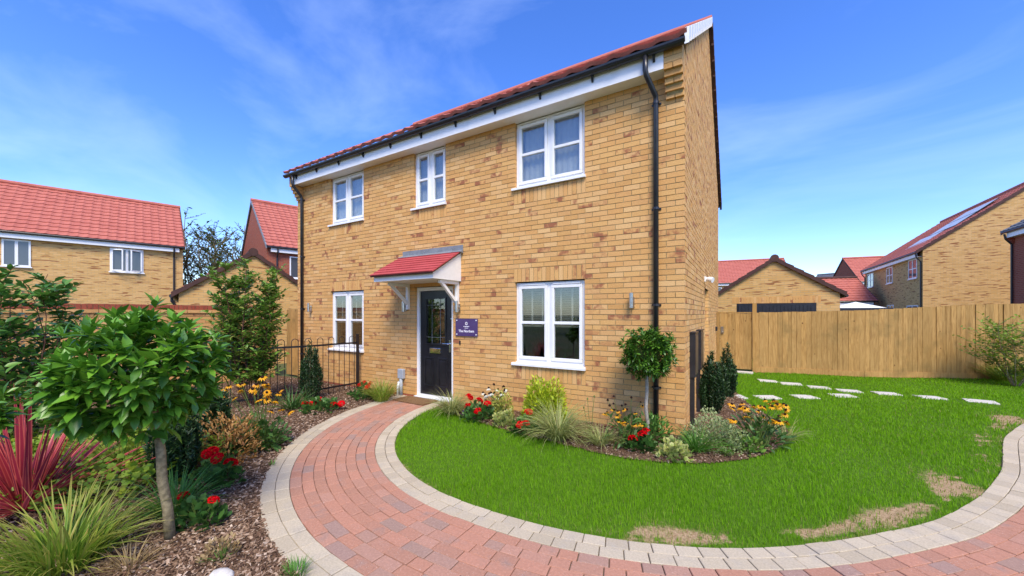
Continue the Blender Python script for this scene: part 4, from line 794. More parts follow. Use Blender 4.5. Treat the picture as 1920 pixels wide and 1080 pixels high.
# left garage (gable towards the main house)
def garage(name, label, apex, half, ang, ez, rz, dep, door=None):
    """gable front centred on apex (xy); ang = direction of the gable wall left to right"""
    u2 = np.array([math.cos(ang), math.sin(ang)]); n2 = np.array([-u2[1], u2[0]]); c0 = np.array(apex)-u2*half; h_ = empty(name, (*c0, 0), ang, label, 'garage')
    mb = MB().box(0, 2*half, 0, dep, -.3, ez).prism([(0, ez+.001), (2*half, ez+.001), (half, rz-.06)], 'y', 0, dep); mb.build('wall', 'buff_brickwork', h_, uv=True)
    sl = (rz-ez)/half; ov = .16; rr = MB().prism([(-ov, ez-ov*sl+.02), (half, rz+.0), (2*half+ov, ez-ov*sl+.02), (2*half+ov, ez-ov*sl-.04), (half, rz-.055), (-ov, ez-ov*sl-.04)], 'y', -.03, dep).build('roof', 'brown_verge', h_)
    S = math.hypot(half+ov, (half+ov)*sl); me_ = tile_roof(dep, S, subd=4); slope_obj(me_, 'red_tile', rr, (-ov, dep, ez-ov*sl+.05), (0, -1, 0), (half+ov, 0, (half+ov)*sl)); slope_obj(me_, 'red_tile', rr, (2*half+ov, 0, ez-ov*sl+.05), (0, 1, 0), (-(half+ov), 0, (half+ov)*sl))
    nv = 7
    for k in range(nv):
        for sg_ in (1, -1):
            xa = (-ov if sg_ == 1 else 2*half+ov)+sg_*(half+ov)*k/nv; xb = (-ov if sg_ == 1 else 2*half+ov)+sg_*(half+ov)*(k+1)/nv; za = ez-ov*sl+(half+ov)*sl*k/nv; zb = za+(half+ov)*sl/nv
            MB().prism([(xa, za-.06), (xb, zb-.05), (xb, zb+.075), (xa, za+.105)], 'y', -.085, -.031).build('verge_cap', 'brown_verge', rr)
    MB().tube([(half, -.09, rz+.04), (half, dep, rz+.04)], .13, 12).build('ridge_tile', 'brown_verge', rr)
    for x_, s_ in ((-.06, -1), (2*half+.06, 1)):
        MB().tube([(x_+s_*.10, -.02, ez-.13), (x_+s_*.10, dep, ez-.13)], .055, 8).build('gutter', 'black_plastic', h_)
    MB().tube([(-.15, .05, ez-.15), (-.15, .05, ez-.28), (-.10, .06, ez-.36), (-.05, .06, ez-.45), (-.05, .06, 0)], .035, 8).build('downpipe', 'black_plastic', h_)
    if door:
        x0, x1, zt = door; MB().box(x0, x1, -.004, .02, 0, zt).build('door_opening', 'black_plastic', h_); dd_ = MB().box(x0+.05, x1-.05, -.03, -.006, 0, zt-.05).build('garage_door', 'dark_door', h_); nq = int((x1-x0-.1)/.1)
        for k in range(nq): q = x0+.05+(x1-x0-.1)*k/nq; MB().box(q+.012, q+(x1-x0-.1)/nq-.012, -.042, -.0305, .02, zt-.07).build('rib', 'dark_door', dd_)
        nS = int((x1-x0+.3)/.075)
        for k in range(nS): q = x0-.15+k*.075; link('lintel_brick', fast_mesh('lintel_brick', box_verts(q+.004, q+.071, -.006, .05, zt+.004, zt+.221), BOXF), 'buff_brick', h_)
    return h_
garage('garage', 'small buff brick garage with brown verge behind the garden wall', (-12.8, .77), 1.80, math.radians(71), 2.26, 3.55, 5.5)
ap = atd(1452, 13.2); g2 = garage('garage', 'buff brick garage with dark up-and-over door behind the timber fence', (ap[0], ap[1]), 1.75, 0, 2.33, 3.50, 5.5, door=(.62, 2.9, 1.98))
# red brick house behind the left garage
A = atd(500, 19.4); B = atd(560, 20.4); u_ = norm(B-A); h2, L2 = bhouse('red_brick_house', 'red brick house with steep red roof behind the left garage', A, A+u_*7, 8.0, 5.0, 8.25, wall='red_brickwork', verge='lead_flashing')
bwin(h2, xat(543, A, u_[:2], 0), 3.5, 1.15, 1.15, panes=1, bars=False); downpipe(h2, .45, 5.0)
# right: big buff house with solar panels
A = np.array([9.13, 35.6]); B = np.array([9.13, 24.2]); h3, L3 = bhouse('solar_panel_house', 'large buff brick house with solar panels on its red roof on the right', A, B, 8.6, 5.0, 8.45)
for px0, px1, z_, hh, pn in ((1627, 1638, 3.65, 1.08, 2), (1663, 1674, 3.65, 1.08, 2), (1704, 1720, 3.65, 1.12, 2), (1664, 1676, 1.05, 1.15, 2), (1701, 1722, .75, 1.35, 2)):
    u3 = norm(B-A); bwin(h3, xat(px0, A, u3, 0), z_, xat(px1, A, u3, 0)-xat(px0, A, u3, 0), hh, panes=pn)
downpipe(h3, L3-.12, 5.0); downpipe(h3, .12, 5.0)
pitch3 = math.atan2(8.45-5, 4.3)
for k in range(2):
    for j in range(3):
        mp_ = MB().box(0, 1.70, 0, 1.02, .05, .09); o = mp_.build('solar_panel', 'black_plastic', h3); q = MB().box(.03, 1.67, .03, .99, .0905, .094).build('cells', 'solar_cell', o)
        s0 = .75+k*1.75 if j < 3 else 0; yy = 1.15+j*1.06
        M_ = Matrix.Translation((L3-1.1-1.72*(1+k)-(1.1 if j == 0 else 0), math.cos(pitch3)*yy-.1, 5.05+math.sin(pitch3)*yy)) @ Matrix.Rotation(pitch3, 4, 'X'); o.matrix_local = M_
# far right red brick house, only its corner in view
c_ = atd(1897, 15.9); h4, L4 = bhouse('red_brick_house', 'red brick house corner with grey roof at the right edge', (c_[0], c_[1]), (c_[0], c_[1]-8), 7.5, 5.0, 7.8, wall='red_brickwork', tile='slate_tile', verge='lead_flashing'); downpipe(h4, .12, 5.0)
for k in range(4): MB().box(.0+.0, .215, -.045*(k+1), -.001, 4.55+k*.075, 4.62+k*.075).build('corbel_brick', 'red_brick', h4)
# distant roofs on the right
A = atd(1290, 44.5); B = atd(1487, 40.5); h5, L5 = bhouse('terrace_house', 'distant red roofed house behind the right garage', A, B, 8, 5.0, 8.0, sub_=3); bwin(h5, L5-7.9, 3.4, 1.2, 1.2); bwin(h5, L5-9.9, 3.4, 1.2, 1.2)
A = atd(1508, 60); B = atd(1572, 56); bhouse('slate_roof_house', 'distant house with a grey slate roof right of the garage', A, B, 8, 4.7, 7.9, tile='slate_tile', sub_=2, wall='red_brickwork')
A = atd(1520, 27.8); B = atd(1640, 26.6); bhouse('low_garage', 'low garage with red tiled roof left of the solar panel house', A, B, 5, 2.45, 4.35, cat='garage', sub_=4, wall='red_brickwork')
A = atd(1612, 41); B = A+np.array([7., 1.2, 0]); bhouse('red_gable_house', 'distant red brick house with gable left of the solar panel house', A, B, 8, 5.0, 8.1, wall='red_brickwork', sub_=3)
# garden parasol and dark slatted screen beyond the fence
c_ = atd(1604, 17.5); ps = empty('parasol', (c_[0], c_[1], 0), .3, 'white garden parasol showing above the timber fence', 'parasol'); MB().tube([(0, 0, 0), (0, 0, 2.12)], .025, 8).build('pole', 'steel', ps)
mb = MB(); V = [(0, 0, 2.16)]+[(1.12*math.cos(a)*f, 1.12*math.sin(a)*f, 2.16-.30*f) for f in (.5, 1) for a in np.linspace(0, 2*PI, 8, endpoint=False)]+[(1.12*math.cos(a), 1.12*math.sin(a), 1.77) for a in np.linspace(0, 2*PI, 8, endpoint=False)]
F = [(0, 1+k, 1+(k+1) % 8) for k in range(8)]+[(1+k, 9+k, 9+(k+1) % 8, 1+(k+1) % 8) for k in range(8)]+[(9+k, 17+k, 17+(k+1) % 8, 9+(k+1) % 8) for k in range(8)]; mb.add(V, F).build('canopy', 'parasol_cloth', ps)
a_, b_ = atd(1556, 13.9), atd(1674, 13.1); sc = empty('slatted_screen', a_, math.atan2(b_[1]-a_[1], b_[0]-a_[0]), 'dark grey slatted screen behind the timber fence under the parasol', 'screen'); L_ = float(np.hypot(*(b_-a_)[:2]))
for k in range(12): MB().box(0, L_, -.012, .012, .3+k*.128, .415+k*.128).build('slat', 'dark_door', sc)
for x in (0, L_/2, L_): MB().box(x-.03, x+.03, .013, .06, 0, 1.80).build('post', 'dark_door', sc)
# opposite side of the street, seen only as reflections in the glass
bhouse('opposite_house', 'buff brick house across the street, seen only mirrored in the window glass', (9, -24), (-9, -25), 8, 5.0, 8.2, sub_=2)
# ================================================================== PLANTS
LEAF_BAY = leaf_template(.085, .032, .35, .10); LEAF_OVAL = leaf_template(.075, .036, .3, .18, ((0, .15), (.3, .95), (.65, .9), (1, .08))); LEAF_SMALL = leaf_template(.03, .017, .3, .1); LEAF_NEEDLE = leaf_template(.042, .011, .2, .1, ((0, .5), (.5, 1.), (1, .2)))
LEAF_BIG = leaf_template(.14, .055, .3, .3); LEAF_DRY = leaf_template(.05, .022, .9, .5); PETAL = leaf_template(.034, .0125, .3, .35, ((0, .45), (.5, 1.), (1, .45))); LOBED = lobed_template(.045)
def tpl_mesh(tpl, mat):
    me = fast_mesh('leaf', tpl[0], tpl[1], None, {'e': tpl[2], 'l': tpl[3]}, True); me.materials.append(MATS[mat]); return me
def leaves_split(parent, tpl, pos, M, sc, mat, nind, name='leaf', rest='leaves'):
    pos = np.asarray(pos); loc = np.array(parent.location); d = np.linalg.norm(pos+loc-CAM, axis=1); order = np.argsort(d); me = tpl_mesh(tpl, mat)
    for i in order[:nind]:
        o = link(name, me, None, parent); m_ = np.eye(4); m_[:3, :3] = M[i]*sc[i]; m_[:3, 3] = pos[i]; o.matrix_local = Matrix(m_.tolist())
    r = order[nind:]
    if len(r): stuff(foliage(rest, tpl, pos[r], M[r], np.asarray(sc)[r], mat, parent))
def whorl_crown(c, R_, ntips, nl, squash=1., inner=.45):
    """branch tips through a ball, each with a rosette of leaves"""
    d = sph(ntips, -1); rad = R_*(inner+(1-inner)*rng.random(ntips)**.45)*(1+.10*rng.normal(0, 1, ntips)); tips = d*rad[:, None]; tips[:, 2] *= squash; out = norm(d+np.array([0, 0, .45])+rng.normal(0, .25, (ntips, 3)))
    pos = np.repeat(tips, nl, 0); o_ = np.repeat(out, nl, 0); k = np.tile(np.arange(nl), ntips); fr = frames(o_); ang = k*2.4+np.repeat(rng.uniform(0, 6.28, ntips), nl); spread = np.interp(k, [0, nl-1], [1.25, .35])[:, None]+rng.normal(0, .12, (len(k), 1))
    dirs = norm(o_*np.cos(spread)+(fr[:, :, 0]*np.cos(ang)[:, None]+fr[:, :, 2]*np.sin(ang)[:, None])*np.sin(spread)); pos = pos-o_*(.035*(1-k/nl))[:, None]
    M = frames(dirs, rng.normal(0, .35, len(k))); sc = rng.uniform(.75, 1.25, len(k))*np.interp(k, [0, nl-1], [1.08, .62]); return np.array(c)+pos, M, sc, tips
def standard(name, label, base_, top, crown_c, R_, ntips, nl, mat, nind, tr, squash=.92, lsc=1., bark='pale_bark', group='standard bay trees'):
    t_ = empty(name, base_, 0, label, 'tree', group); cc = np.array(crown_c)-np.array(base_); tp = np.array(top)-np.array(base_)
    MB().tube([(0, 0, -.05), tuple(tp*.3+np.array([.012, 0, 0])), tuple(tp*.55-np.array([.012, .006, 0])), tuple(tp*.8), tuple(tp), tuple(tp*.4+cc*.6+np.array([0, 0, .05]))], [tr*1.15, tr, tr*.98, tr*.92, tr*.9, tr*.55], 12).build('trunk', bark, t_, smooth=True)
    pos, M, sc, tips = whorl_crown(cc, R_, ntips, nl, squash); leaves_split(t_, LEAF_BAY, pos, M, sc*lsc, mat, nind)
    mb = MB()
    for q in tips[:: max(1, ntips//45)]: e_ = cc+q*.93; m_ = tp*.35+cc*.35+e_*.3; mb.tube([tuple(tp*.7+cc*.3), tuple(m_), tuple(e_)], [tr*.28, .007, .003], 5, False)
    mb.build('branches', 'stem_green', t_, smooth=True)
    # inner foliage hides the middle of the crown
    return t_
b_ = gr(320, 1013); tp_ = atd(297, 2.66, .80); cc_ = atd(268, 2.62, 1.22)
standard('bay_tree', 'standard bay tree with glossy green ball crown in the left bed', b_, tp_, cc_, .45, 270, 10, 'bay_leaf', 300, .030, lsc=1.38, bark='bark')
b_ = atd(1213, 4.80); standard('bay_tree', 'small ball-crowned bay tree by the house corner downpipe', b_, b_+np.array([.0, 0, .78]), b_+np.array([.02, 0, 1.13]), .335, 420, 9, 'bay_leaf_dark', 0, .022, .95, .80)
b_ = atd(-58, 2.45); standard('bay_tree', 'bay foliage poking in at the left picture edge', b_, b_+np.array([0, 0, .7]), b_+np.array([0, 0, 1.02]), .23, 40, 8, 'bay_leaf', 0, .02, .9, 1.3)
def shrub(name, label, cat, loc, H, nst, spread, tw, nl, tpl, mat, lsc, stem='stem_red', r0=.012, nind=0, prof=None, up=.75, trunk=None, group=None, lean=.0):
    t_ = empty(name, loc, 0, label, cat, group); mb = MB(); pos = []; dirs = []
    prof = prof or (lambda q: .35+.75*math.sin(PI*min(1, q*.85+.12)))
    for s_ in range(nst):
        a = 2*PI*s_/nst+rng.uniform(-.5, .5); top = np.array([math.cos(a)*spread*.55*rng.uniform(.4, 1.1), math.sin(a)*spread*.55*rng.uniform(.4, 1.1), H*rng.uniform(.72, 1.0)]); b0 = np.array([math.cos(a)*.05, math.sin(a)*.05, 0.]) if trunk is None else np.array([0, 0, trunk])
        K = 6; pl = [b0+(top-b0)*(k/K)+np.array([math.cos(a), math.sin(a), 0])*spread*.12*math.sin(PI*k/K)+rng.normal(0, .012*H, 3)*(k > 0) for k in range(K+1)]; mb.tube([tuple(p_) for p_ in pl], [r0*(1-.75*k/K) for k in range(K+1)], 6, False)
        for j in range(tw):
            q = rng.uniform(.16 if trunk is None else .05, 1.); f = q*K; i = min(int(f), K-1); p0 = pl[i]+(pl[i+1]-pl[i])*(f-i); az = rng.uniform(0, 2*PI); tl = spread*prof(q)*rng.uniform(.35, .8); dr = norm(np.array([math.cos(az), math.sin(az), up*rng.uniform(.2, 1.4)])); p1 = p0+dr*tl*.55; p2 = p0+dr*tl+np.array([0, 0, .10*tl])
            mb.tube([tuple(p0), tuple(p1), tuple(p2)], [r0*.35, r0*.25, r0*.12], 4, False)
            for k in range(nl):
                w_ = (k+.6)/nl; pp = p0+(p2-p0)*w_; sd_ = norm(np.cross(dr, [0, 0, 1.]))*(1 if k % 2 else -1); pos.append(pp); dirs.append(norm(dr*.55+sd_*.75+np.array([0, 0, rng.uniform(-.2, .6)])+rng.normal(0, .25, 3)))
    mb.build('stems', stem, t_, smooth=True)
    if trunk is not None: MB().tube([(0, 0, -.1), (.03*H*.1, 0, trunk*.5), (0, 0, trunk), (0, 0, trunk+H*.25)], [r0*2.2, r0*1.8, r0*1.6, r0], 8).build('trunk', stem, t_, smooth=True)
    pos = np.array(pos); M = frames(np.array(dirs), rng.normal(0, .4, len(pos))); sc = lsc*rng.uniform(.65, 1.2, len(pos))
    if nind: leaves_split(t_, tpl, pos, M, sc, mat, nind)
    else: stuff(foliage('leaves', tpl, pos, M, sc, mat, t_))
    return t_
shrub('leafy_shrub', 'tall loose shrub with broad leaves at the left picture edge', 'shrub', atd(28, 4.5), 2.15, 8, .66, 26, 11, LEAF_OVAL, 'shrub_leaf_deep', 1.5, nind=240)
shrub('leafy_shrub', 'tall pyramidal green shrub behind the railing left of the house', 'shrub', atd(470, 6.75), 2.55, 13, .85, 50, 12, LEAF_OVAL, 'shrub_leaf', 1.15, prof=lambda q: 1.0-.72*q, r0=.011)
shrub('leafy_shrub', 'open yellow-green shrub in front of the far right end of the fence', 'shrub', atd(1905, 8.55), 1.55, 9, 1.0, 24, 10, LEAF_OVAL, 'ground_leaf', 1.1, stem='bark')
for px, d_, hh, lab in ((372, 25.5, 8.0, 'thin airy tree left of the gap between the neighbouring houses'), (425, 26.5, 8.2, 'thin airy tree beside the red brick house gable')):
    shrub('airy_tree', lab, 'tree', atd(px, d_), hh, 9, 3.0, 30, 7, LEAF_OVAL, 'tree_leaf', 2.9, stem='bark', r0=.07, trunk=1.5, group='background trees')
def yew(loc, H, R_, label, n=2600):
    n = int(n*2.6)
    t_ = empty('columnar_yew', loc, 0, label, 'conifer', 'columnar yews'); k = 34; az = rng.uniform(0, 2*PI, k); rr = R_*np.sqrt(rng.random(k)); hs_ = H*rng.uniform(.66, 1.0, k)*(1-.45*(rr/R_)**1.6); mb = MB(); pos = []; dr = []
    for i in range(k):
        b0 = np.array([rr[i]*.5*math.cos(az[i]), rr[i]*.5*math.sin(az[i]), 0]); t1 = np.array([rr[i]*math.cos(az[i]), rr[i]*math.sin(az[i]), hs_[i]]); mb.tube([tuple(b0), tuple((b0+t1)/2+np.array([rr[i]*.25*math.cos(az[i]), rr[i]*.25*math.sin(az[i]), 0])), tuple(t1)], [.006, .004, .002], 4, False); m_ = n//k
        q = rng.random(m_)**.8; bul = np.sin(PI*np.clip(q, .05, .95))[:, None]*np.array([math.cos(az[i]), math.sin(az[i]), 0])*rr[i]*.35; p_ = b0+(t1-b0)*q[:, None]+bul+rng.normal(0, .012, (m_, 3)); a2 = rng.uniform(0, 2*PI, m_); pos.append(p_); dr.append(np.stack([np.cos(a2), np.sin(a2), rng.uniform(.5, 1.8, m_)], 1))
    mb.build('stems', 'bark', t_); pos = np.concatenate(pos); pos[:, 2] = np.abs(pos[:, 2]); dr = np.concatenate(dr); stuff(foliage('needles', LEAF_NEEDLE, pos, frames(dr, rng.uniform(-1, 1, len(pos))), rng.uniform(.8, 1.5, len(pos)), 'yew_leaf', t_)); return t_
yew(gr(585, 752), 1.32, .17, 'slim dark columnar yew in front of the railing by the left window'); yew(gr(330, 908), .98, .17, 'dark columnar yew hidden behind the bay tree trunk', 3400); yew(gr(402, 856), .95, .15, 'dark yew column behind the brown withered shrub')
yew(np.array([.215, 1.56, 0]), 1.10, .18, 'dark columnar yew beside the gable wall, the one nearer the viewer', 4200); yew(np.array([.37, 3.05, 0]), 1.05, .17, 'dark columnar yew beside the gable wall, the one behind', 3200)
def mound(name, label, cat, loc, R_, H, n, tpl, mat, lsc, group=None, up=.7, lo=.05, part='foliage', rough_=.25, stems=True):
    t_ = empty(name, loc, 0, label, cat, group); d = sph(n, lo); lum = 1+.22*np.sin(d[:, 0]*5+loc[0]*7)*np.cos(d[:, 1]*4+loc[1]*5); r_ = (.45+.55*rng.random(n)**.5)*lum; pos = d*r_[:, None]*np.array([R_, R_, H]); pos[:, 2] = np.maximum(pos[:, 2], .01)
    dr = norm(d+np.array([0, 0, up])+rng.normal(0, .45, (n, 3))); stuff(foliage(part, tpl, pos, frames(dr, rng.normal(0, .5, n)), lsc*rng.uniform(.65, 1.2, n), mat, t_))
    if stems:
        mb = MB()
        for q in pos[:: max(1, n//22)]: mb.tube([(q[0]*.1, q[1]*.1, -.02), tuple(q*np.array([.5, .5, .6])), tuple(q)], [.006, .004, .002], 4, False)
        mb.build('stems', 'stem_green', t_)
    return t_
# flowers ------------------------------------------------------------
def head_mesh(R_, n, mat):
    d = sph(n, -.15); nl = 5; ps = np.repeat(d*R_*np.array([1, 1, .75]), nl, 0); o_ = np.repeat(norm(d), nl, 0); fr = frames(o_); a = np.tile(np.arange(nl)*2*PI/nl, n)+np.repeat(rng.uniform(0, 6, n), nl); dr = norm(fr[:, :, 0]*np.cos(a)[:, None]+fr[:, :, 2]*np.sin(a)[:, None]+o_*.35)
    tp = leaf_template(R_*.36, R_*.34, .2, .1, ((0, .3), (.6, 1.), (1, .6))); V, F, fa, va = scatter(tp, ps, frames(dr), np.ones(len(ps))); me = fast_mesh('flower_head', V, F, fa, va, True); me.materials.append(MATS[mat]); return me
GER = [head_mesh(.05, 44, 'red_petal') for _ in range(3)]
def daisy_mesh(n, mat, droop):
    a = np.arange(n)*2*PI/n; dr = np.stack([np.cos(a), np.sin(a), np.full(n, -droop)], 1); V, F, fa, va = scatter(PETAL, norm(dr)*.009, frames(dr, rng.normal(0, .15, n)), rng.uniform(.9, 1.1, n)); me = fast_mesh('petals', V, F, fa, va, True); me.materials.append(MATS[mat]); return me
RUD = [daisy_mesh(12, 'yellow_petal', .1), daisy_mesh(11, 'yellow_petal', .35)]; CON = [daisy_mesh(11, 'white_petal', .6)]
cone = MB().lathe([(.014, -.002), (.0145, .005), (.012, .013), (.006, .018), (.0005, .0195)], 10); bpy_cone = None
def daisies(t_, pts, meshes, scale, tilt=.5, base_r=.08, conesc=1., seeds=0):
    global bpy_cone
    mb = MB(); base_ = np.array(t_.location)
    for i, p_ in enumerate(pts):
        q = np.array(p_)-base_; a = rng.uniform(0, 6.28); b0 = (base_r*math.cos(a), base_r*math.sin(a), 0); mb.tube([b0, (q[0]*.5+b0[0]*.5, q[1]*.5+b0[1]*.5, q[2]*.6), tuple(q)], [.0035, .003, .0022], 4, False)
        rot = (rng.normal(.25, tilt*.6), rng.normal(0, tilt*.6), rng.uniform(0, 6.28)); s_ = scale*rng.uniform(.8, 1.2)
        if i >= seeds:
            f_ = link('flower', meshes[i % len(meshes)], None, t_, tuple(q), rot); f_.scale = (s_,)*3
            if bpy_cone is None: c_ = cone.build('flower_cone', 'flower_cone', f_, smooth=True); bpy_cone = c_.data
            else: c_ = link('flower_cone', bpy_cone, None, f_)
            c_.scale = (conesc,)*3
        else: c_ = link('seed_head', bpy_cone, None, t_, tuple(q), rot); c_.scale = (s_*1.15,)*3
    mb.build('flower_stems', 'stem_green', t_, smooth=True)
def pix(px, py, d): return atd(px, d, 1.62+(588-py)/712*d)
def geranium(base_, heads, label, R_=.2, H=.2, n=190, hs_=1.):
    t_ = mound('geranium', label, 'flowering plant', base_, R_, H, n, LOBED, 'geranium_leaf', .75, 'red geraniums', .9); d0 = float((base_[:2]-CAM[:2])@FW); mb = MB()
    for i, (px, py, dd) in enumerate(heads):
        q = pix(px, py, d0+dd)-base_; o = link('flower_head', GER[i % 3], None, t_, tuple(q), (rng.normal(.3, .2), rng.normal(0, .3), rng.uniform(0, 6))); o.scale = (hs_*rng.uniform(.85, 1.1),)*3; mb.tube([(q[0]*.3, q[1]*.3, .02), tuple(q*np.array([.8, .8, .7])), tuple(q)], .003, 4, False)
    mb.build('flower_stems', 'stem_green', t_)
geranium(gr(408, 908), [(388, 853, 0), (407, 859, -.05), (433, 868, -.03), (399, 846, .04)], 'red geranium in front of the brown withered shrub', .21, .22)
geranium(gr(372, 985), [(400, 938, -.02), (344, 930, .1)], 'red geranium just right of the bay tree trunk in the left bed', .16, .17, 150, .75)
geranium(gr(602, 771), [(572, 757, 0), (587, 756, .05), (625, 759, 0), (598, 748, .1), (640, 757, .1)], 'red geranium below the slim yew by the path', .3, .2, 220)
geranium(gr(682, 748), [(675, 722, 0), (689, 726, -.05), (682, 718, .05), (694, 720, .05)], 'red geranium under the left ground floor window', .24, .24)
geranium(gr(897, 786), [(880, 745, .1), (899, 751, .05), (914, 757, 0), (878, 761, 0), (895, 770, -.1)], 'red geranium right of the front door beside the sedge', .25, .24, 260, 1.1)
geranium(gr(985, 812), [(976, 797, -.1), (991, 773, .15), (985, 795, -.08)], 'red geranium below the lime green shrub', .2, .18, 170)
geranium(gr(1203, 842), [(1187, 823, -.05), (1209, 811, 0), (1204, 815, -.04)], 'red geranium at the foot of the small bay tree', .2, .17, 200, 1.1)
def rud(base_, box, n, label, seeds=0, scale=1.15, leafR=.25, leafH=.3, nleaf=130, meshes=None, lm='rudbeckia_leaf', cat='flowering plant', nm='rudbeckia', grp='black-eyed daisies', cs=1.):
    t_ = mound(nm, label, cat, base_, leafR, leafH, nleaf, LEAF_BIG, lm, .8, grp, .2); d0 = float((base_[:2]-CAM[:2])@FW); pts = []
    for _ in range(n): px = rng.uniform(box[0], box[1]); py = box[2]+(box[3]-box[2])*np.clip(rng.beta(1.6, 1.8)+.35*abs((px-(box[0]+box[1])/2)/(box[1]-box[0])), 0, 1); pts.append(pix(px, py, d0+rng.uniform(-.2, .2)))
    pts.sort(key=lambda q: -q[2]); daisies(t_, pts, meshes or RUD, scale, seeds=seeds, conesc=cs); return t_
rud(gr(425, 0+838) if False else gr(1425, 836), (1366, 1480, 744, 802), 40, 'yellow black-eyed daisies at the end of the curved bed by the lawn', scale=1.1, leafR=.30, leafH=.36, nleaf=170)
rud(gr(1172, 832), (1132, 1206, 738, 800), 30, 'yellow daisies with dark seed heads against the brick wall', seeds=10, scale=.85, leafR=.22, leafH=.36, nleaf=90)
rud(gr(482, 838), (415, 545, 698, 772), 28, 'yellow black-eyed daisies in the left bed before the tall green shrub', scale=1.12, leafR=.27, leafH=.34, nleaf=190)
rud(gr(927, 775), (905, 948, 716, 745), 13, 'white coneflowers against the wall near the purple sign', seeds=2, scale=1.2, leafR=.14, leafH=.3, nleaf=50, meshes=CON, nm='coneflower', grp='white coneflowers', cs=1.1)
# sedges, straps, spikes
SG = 'ornamental grasses'
blade_clump('sedge', gr(848, 776), 'pale green arching sedge right of the door mat', 'grass clump', 'sedge_blade', 330, .09, (.35, .6), (.1, .9), (.9, 2.0), .008, SG)
blade_clump('sedge', gr(1046, 824), 'large striped sedge spilling onto the lawn under the right window', 'grass clump', 'sedge_blade', 480, .10, (.42, .72), (.1, .95), (.8, 1.9), .008, SG)
blade_clump('sedge', gr(1126, 836), 'smaller half dry sedge between the large sedge and the daisies', 'grass clump', 'sedge_blade', 200, .07, (.25, .42), (.1, .9), (.7, 1.8), .008, SG)
blade_clump('sedge', gr(1476, 826), 'pale wispy sedge behind the yellow daisies at the lawn', 'grass clump', 'sedge_blade', 120, .06, (.25, .42), (.3, 1.), (.6, 1.5), .006, SG)
blade_clump('sedge', gr(715, 752), 'green grass clump under the left ground floor window', 'grass clump', 'gold_sedge', 380, .12, (.35, .6), (.05, .8), (.5, 1.5), .008, SG)
blade_clump('sedge', gr(1893, 714), 'light green grass clump at the right end of the fence', 'grass clump', 'gold_sedge', 420, .25, (.4, .75), (.1, .9), (.5, 1.4), .014, SG)
blade_clump('sedge', gr(118, 1068), 'big green and gold sedge in the left foreground', 'grass clump', 'gold_sedge', 420, .17, (.32, .60), (.05, .95), (.4, 1.5), .014, SG)
blade_clump('sedge', gr(232, 880), 'yellow green sedge behind the bay tree trunk on the left', 'grass clump', 'gold_sedge', 420, .18, (.3, .62), (.1, .9), (.5, 1.6), .008, SG)
blade_clump('dry_sedge', gr(235, 905), 'brown withered sedge skirt below the yellow green sedge', 'grass clump', 'dry_straw', 300, .22, (.2, .42), (.5, 1.3), (.6, 1.4), .007)
blade_clump('dry_sedge', gr(243, 1072), 'small orange dry grass tuft at the bottom left', 'grass clump', 'dry_straw', 110, .05, (.12, .26), (.2, 1.), (.4, 1.4), .006)
blade_clump('grass_tuft', gr(553, 1078), 'small green grass tuft at the outer path edge', 'grass clump', 'strap_leaf', 130, .07, (.05, .11), (.1, .8), (.3, 1.), .005)
blade_clump('grass_tuft', gr(512, 872), 'tiny weed growing in the outer path edging', 'weed', 'strap_leaf', 22, .03, (.04, .08), (.2, 1.), (.3, 1.), .005)
blade_clump('strap_plant', gr(325, 968), 'bright green strap-leaved plant behind the bay tree trunk', 'plant', 'strap_leaf', 150, .07, (.28, .48), (.25, 1.05), (.4, 1.2), .013)
blade_clump('strap_plant', gr(1308, 848), 'bright green strap-leaved plant at the house corner', 'plant', 'strap_leaf', 130, .06, (.25, .45), (.2, 1.), (.5, 1.3), .013)
blade_clump('strap_plant', gr(548, 768), 'dull green strap-leaved plant between the left daisies and the slim yew', 'plant', 'geranium_leaf', 150, .10, (.3, .5), (.2, 1.), (.4, 1.2), .012)
# cordyline: every sword leaf its own part
cl = empty('cordyline', gr(48, 958), 0, 'red cordyline with sword-shaped leaves at the left edge', 'plant')
for k in range(110):
    V, F, fa, va = blades(1, .05, .55, 1.05, (.05, 1.35), (-.05, .25), .044, 5); me = fast_mesh('sword_leaf', V, F, fa, va, True); o = link('sword_leaf', me, 'cordyline_blade', cl); o.location = (0, 0, .02)
# mounds
mound('lime_shrub', 'lime yellow rounded shrub under the right ground floor window', 'shrub', gr(1020, 793), .36, .62, 2600, leaf_template(.058, .026, .3, .15), 'lime_leaf', 1., None, .5)
mound('euonymus', 'silver variegated spreading shrub at the house corner', 'shrub', gr(1338, 838), .36, .40, 2300, LEAF_SMALL, 'euonymus_leaf', 1., None, .4)
mound('euonymus', 'gold variegated small shrub below the white coneflowers', 'shrub', gr(942, 783), .20, .42, 700, LEAF_SMALL, 'euonymus_gold', 1.1, None, .5)
mound('heuchera', 'pale lime lobed-leaf plant in front of the gold variegated shrub', 'plant', gr(946, 797), .17, .19, 220, LOBED, 'heuchera_leaf', .55, 'heucheras', .8)
mound('heuchera', 'pale lime lobed-leaf plant at the lawn edge before the house corner', 'plant', gr(1264, 858), .19, .17, 230, LOBED, 'heuchera_leaf', .66, 'heucheras', .8)
mound('leafy_perennial', 'dark green leafy plant at the foot of the small bay tree trunk', 'plant', gr(1222, 826), .22, .34, 420, LEAF_OVAL, 'shrub_leaf_deep', .8, None, .5)
mound('leafy_perennial', 'low green plant under the yellow daisies by the lawn', 'plant', gr(1398, 846), .17, .16, 160, LEAF_OVAL, 'shrub_leaf', .8, None, .7); mound('leafy_perennial', 'tiny green seedling at the front of the curved bed', 'plant', gr(1362, 853), .08, .08, 50, LEAF_SMALL, 'shrub_leaf', 1.2, None, .7)
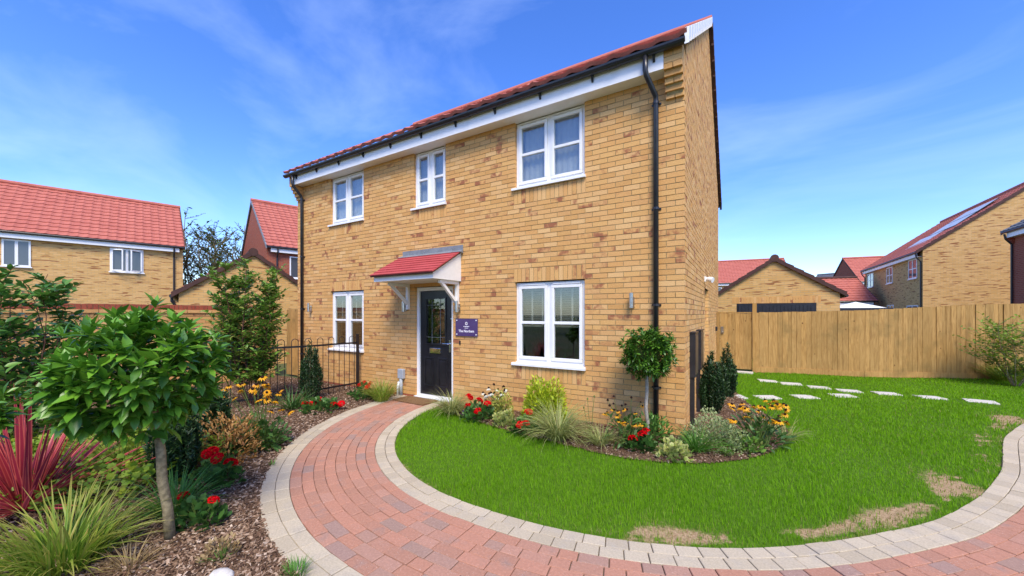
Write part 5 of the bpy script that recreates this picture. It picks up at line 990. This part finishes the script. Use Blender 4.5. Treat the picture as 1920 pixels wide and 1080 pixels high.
mound('leafy_perennial', 'dark broad-leaved plant beside the path below the left daisies', 'plant', gr(502, 838), .26, .24, 170, LEAF_BIG, 'rudbeckia_leaf', .6, None, .4)
mound('withered_shrub', 'brown withered shrub behind the left red geranium', 'shrub', gr(425, 868), .34, .52, 900, LEAF_DRY, 'dry_leaf', .85, None, 1.2); mound('dry_clump', 'small pale dried plant on the bark near the path', 'plant', gr(415, 1048), .11, .12, 160, LEAF_SMALL, 'dry_straw', 1., None, .9)
mound('pansy', 'tiny violet pansy at the lawn edge by the door sedge', 'flower', gr(871, 781), .05, .09, 26, LOBED, 'violet_petal', .45, None, .5, stems=False)
g_ = [mound('ground_cover', None, None, gr(px, py), r_, .24, n_, LOBED, 'ground_leaf', 1.0, None, .9) for px, py, r_, n_ in ()]
gc = empty('ground_cover', gr(150, 868), 0, 'yellow green low ground cover behind the cordyline', 'ground cover'); P_ = np.stack([rng.uniform(-2.0, 1.7, 9500), rng.uniform(-1.0, 1.35, 9500)], 1); k_ = (P_[:, 0]/1.9)**2+(P_[:, 1]/1.2)**2 < 1+.3*vnoise(P_[:, 0], P_[:, 1], 3., 4); P_ = P_[k_]
ca, sa = math.cos(.35), math.sin(.35); P_ = P_ @ np.array([[ca, sa], [-sa, ca]]); z_ = .05+.22*rng.random(len(P_))*(1+.5*vnoise(P_[:, 0], P_[:, 1], 4., 8)); dr = np.c_[rng.normal(0, 1, (len(P_), 2)), rng.uniform(.2, .9, len(P_))]; stuff(foliage('leaves', LOBED, np.c_[P_, np.maximum(z_, .03)], frames(dr, rng.normal(0, .5, len(P_))), rng.uniform(.35, .75, len(P_)), 'ground_leaf', gc))
# stone at the bottom of the left bed and stems with seed heads by the wall
o = MB().lathe([(.001, -.03), (.05, -.02), (.065, .01), (.05, .045), (.02, .058), (.001, .06)], 9).build('stone', 'stone_slab', None, gr(415, 1082), (0.2, .1, .6), smooth=True); o.scale = (1.2, .8, .7); tag(o, 'pale rounded stone in the bark at the bottom of the left bed', 'stone')
st = empty('seed_stems', gr(1108, 822), 0, 'two tall green seed stems against the wall beside the large sedge', 'plant')
for x_, h_ in ((-.05, .50), (.04, .54), (-.10, .38)): MB().tube([(0, 0, 0), (x_*.6, .0, h_*.6), (x_, .01, h_)], [.004, .0035, .003], 5).build('stem', 'stem_green', st); MB().lathe([(.001, -.012), (.011, 0), (.009, .016), (.001, .026)], 8, (x_, .01, h_)).build('seed_head', 'stem_green', st)
print('objects', len(bpy.data.objects), 'tris', sum(len(me.polygons) for me in bpy.data.meshes)*2)
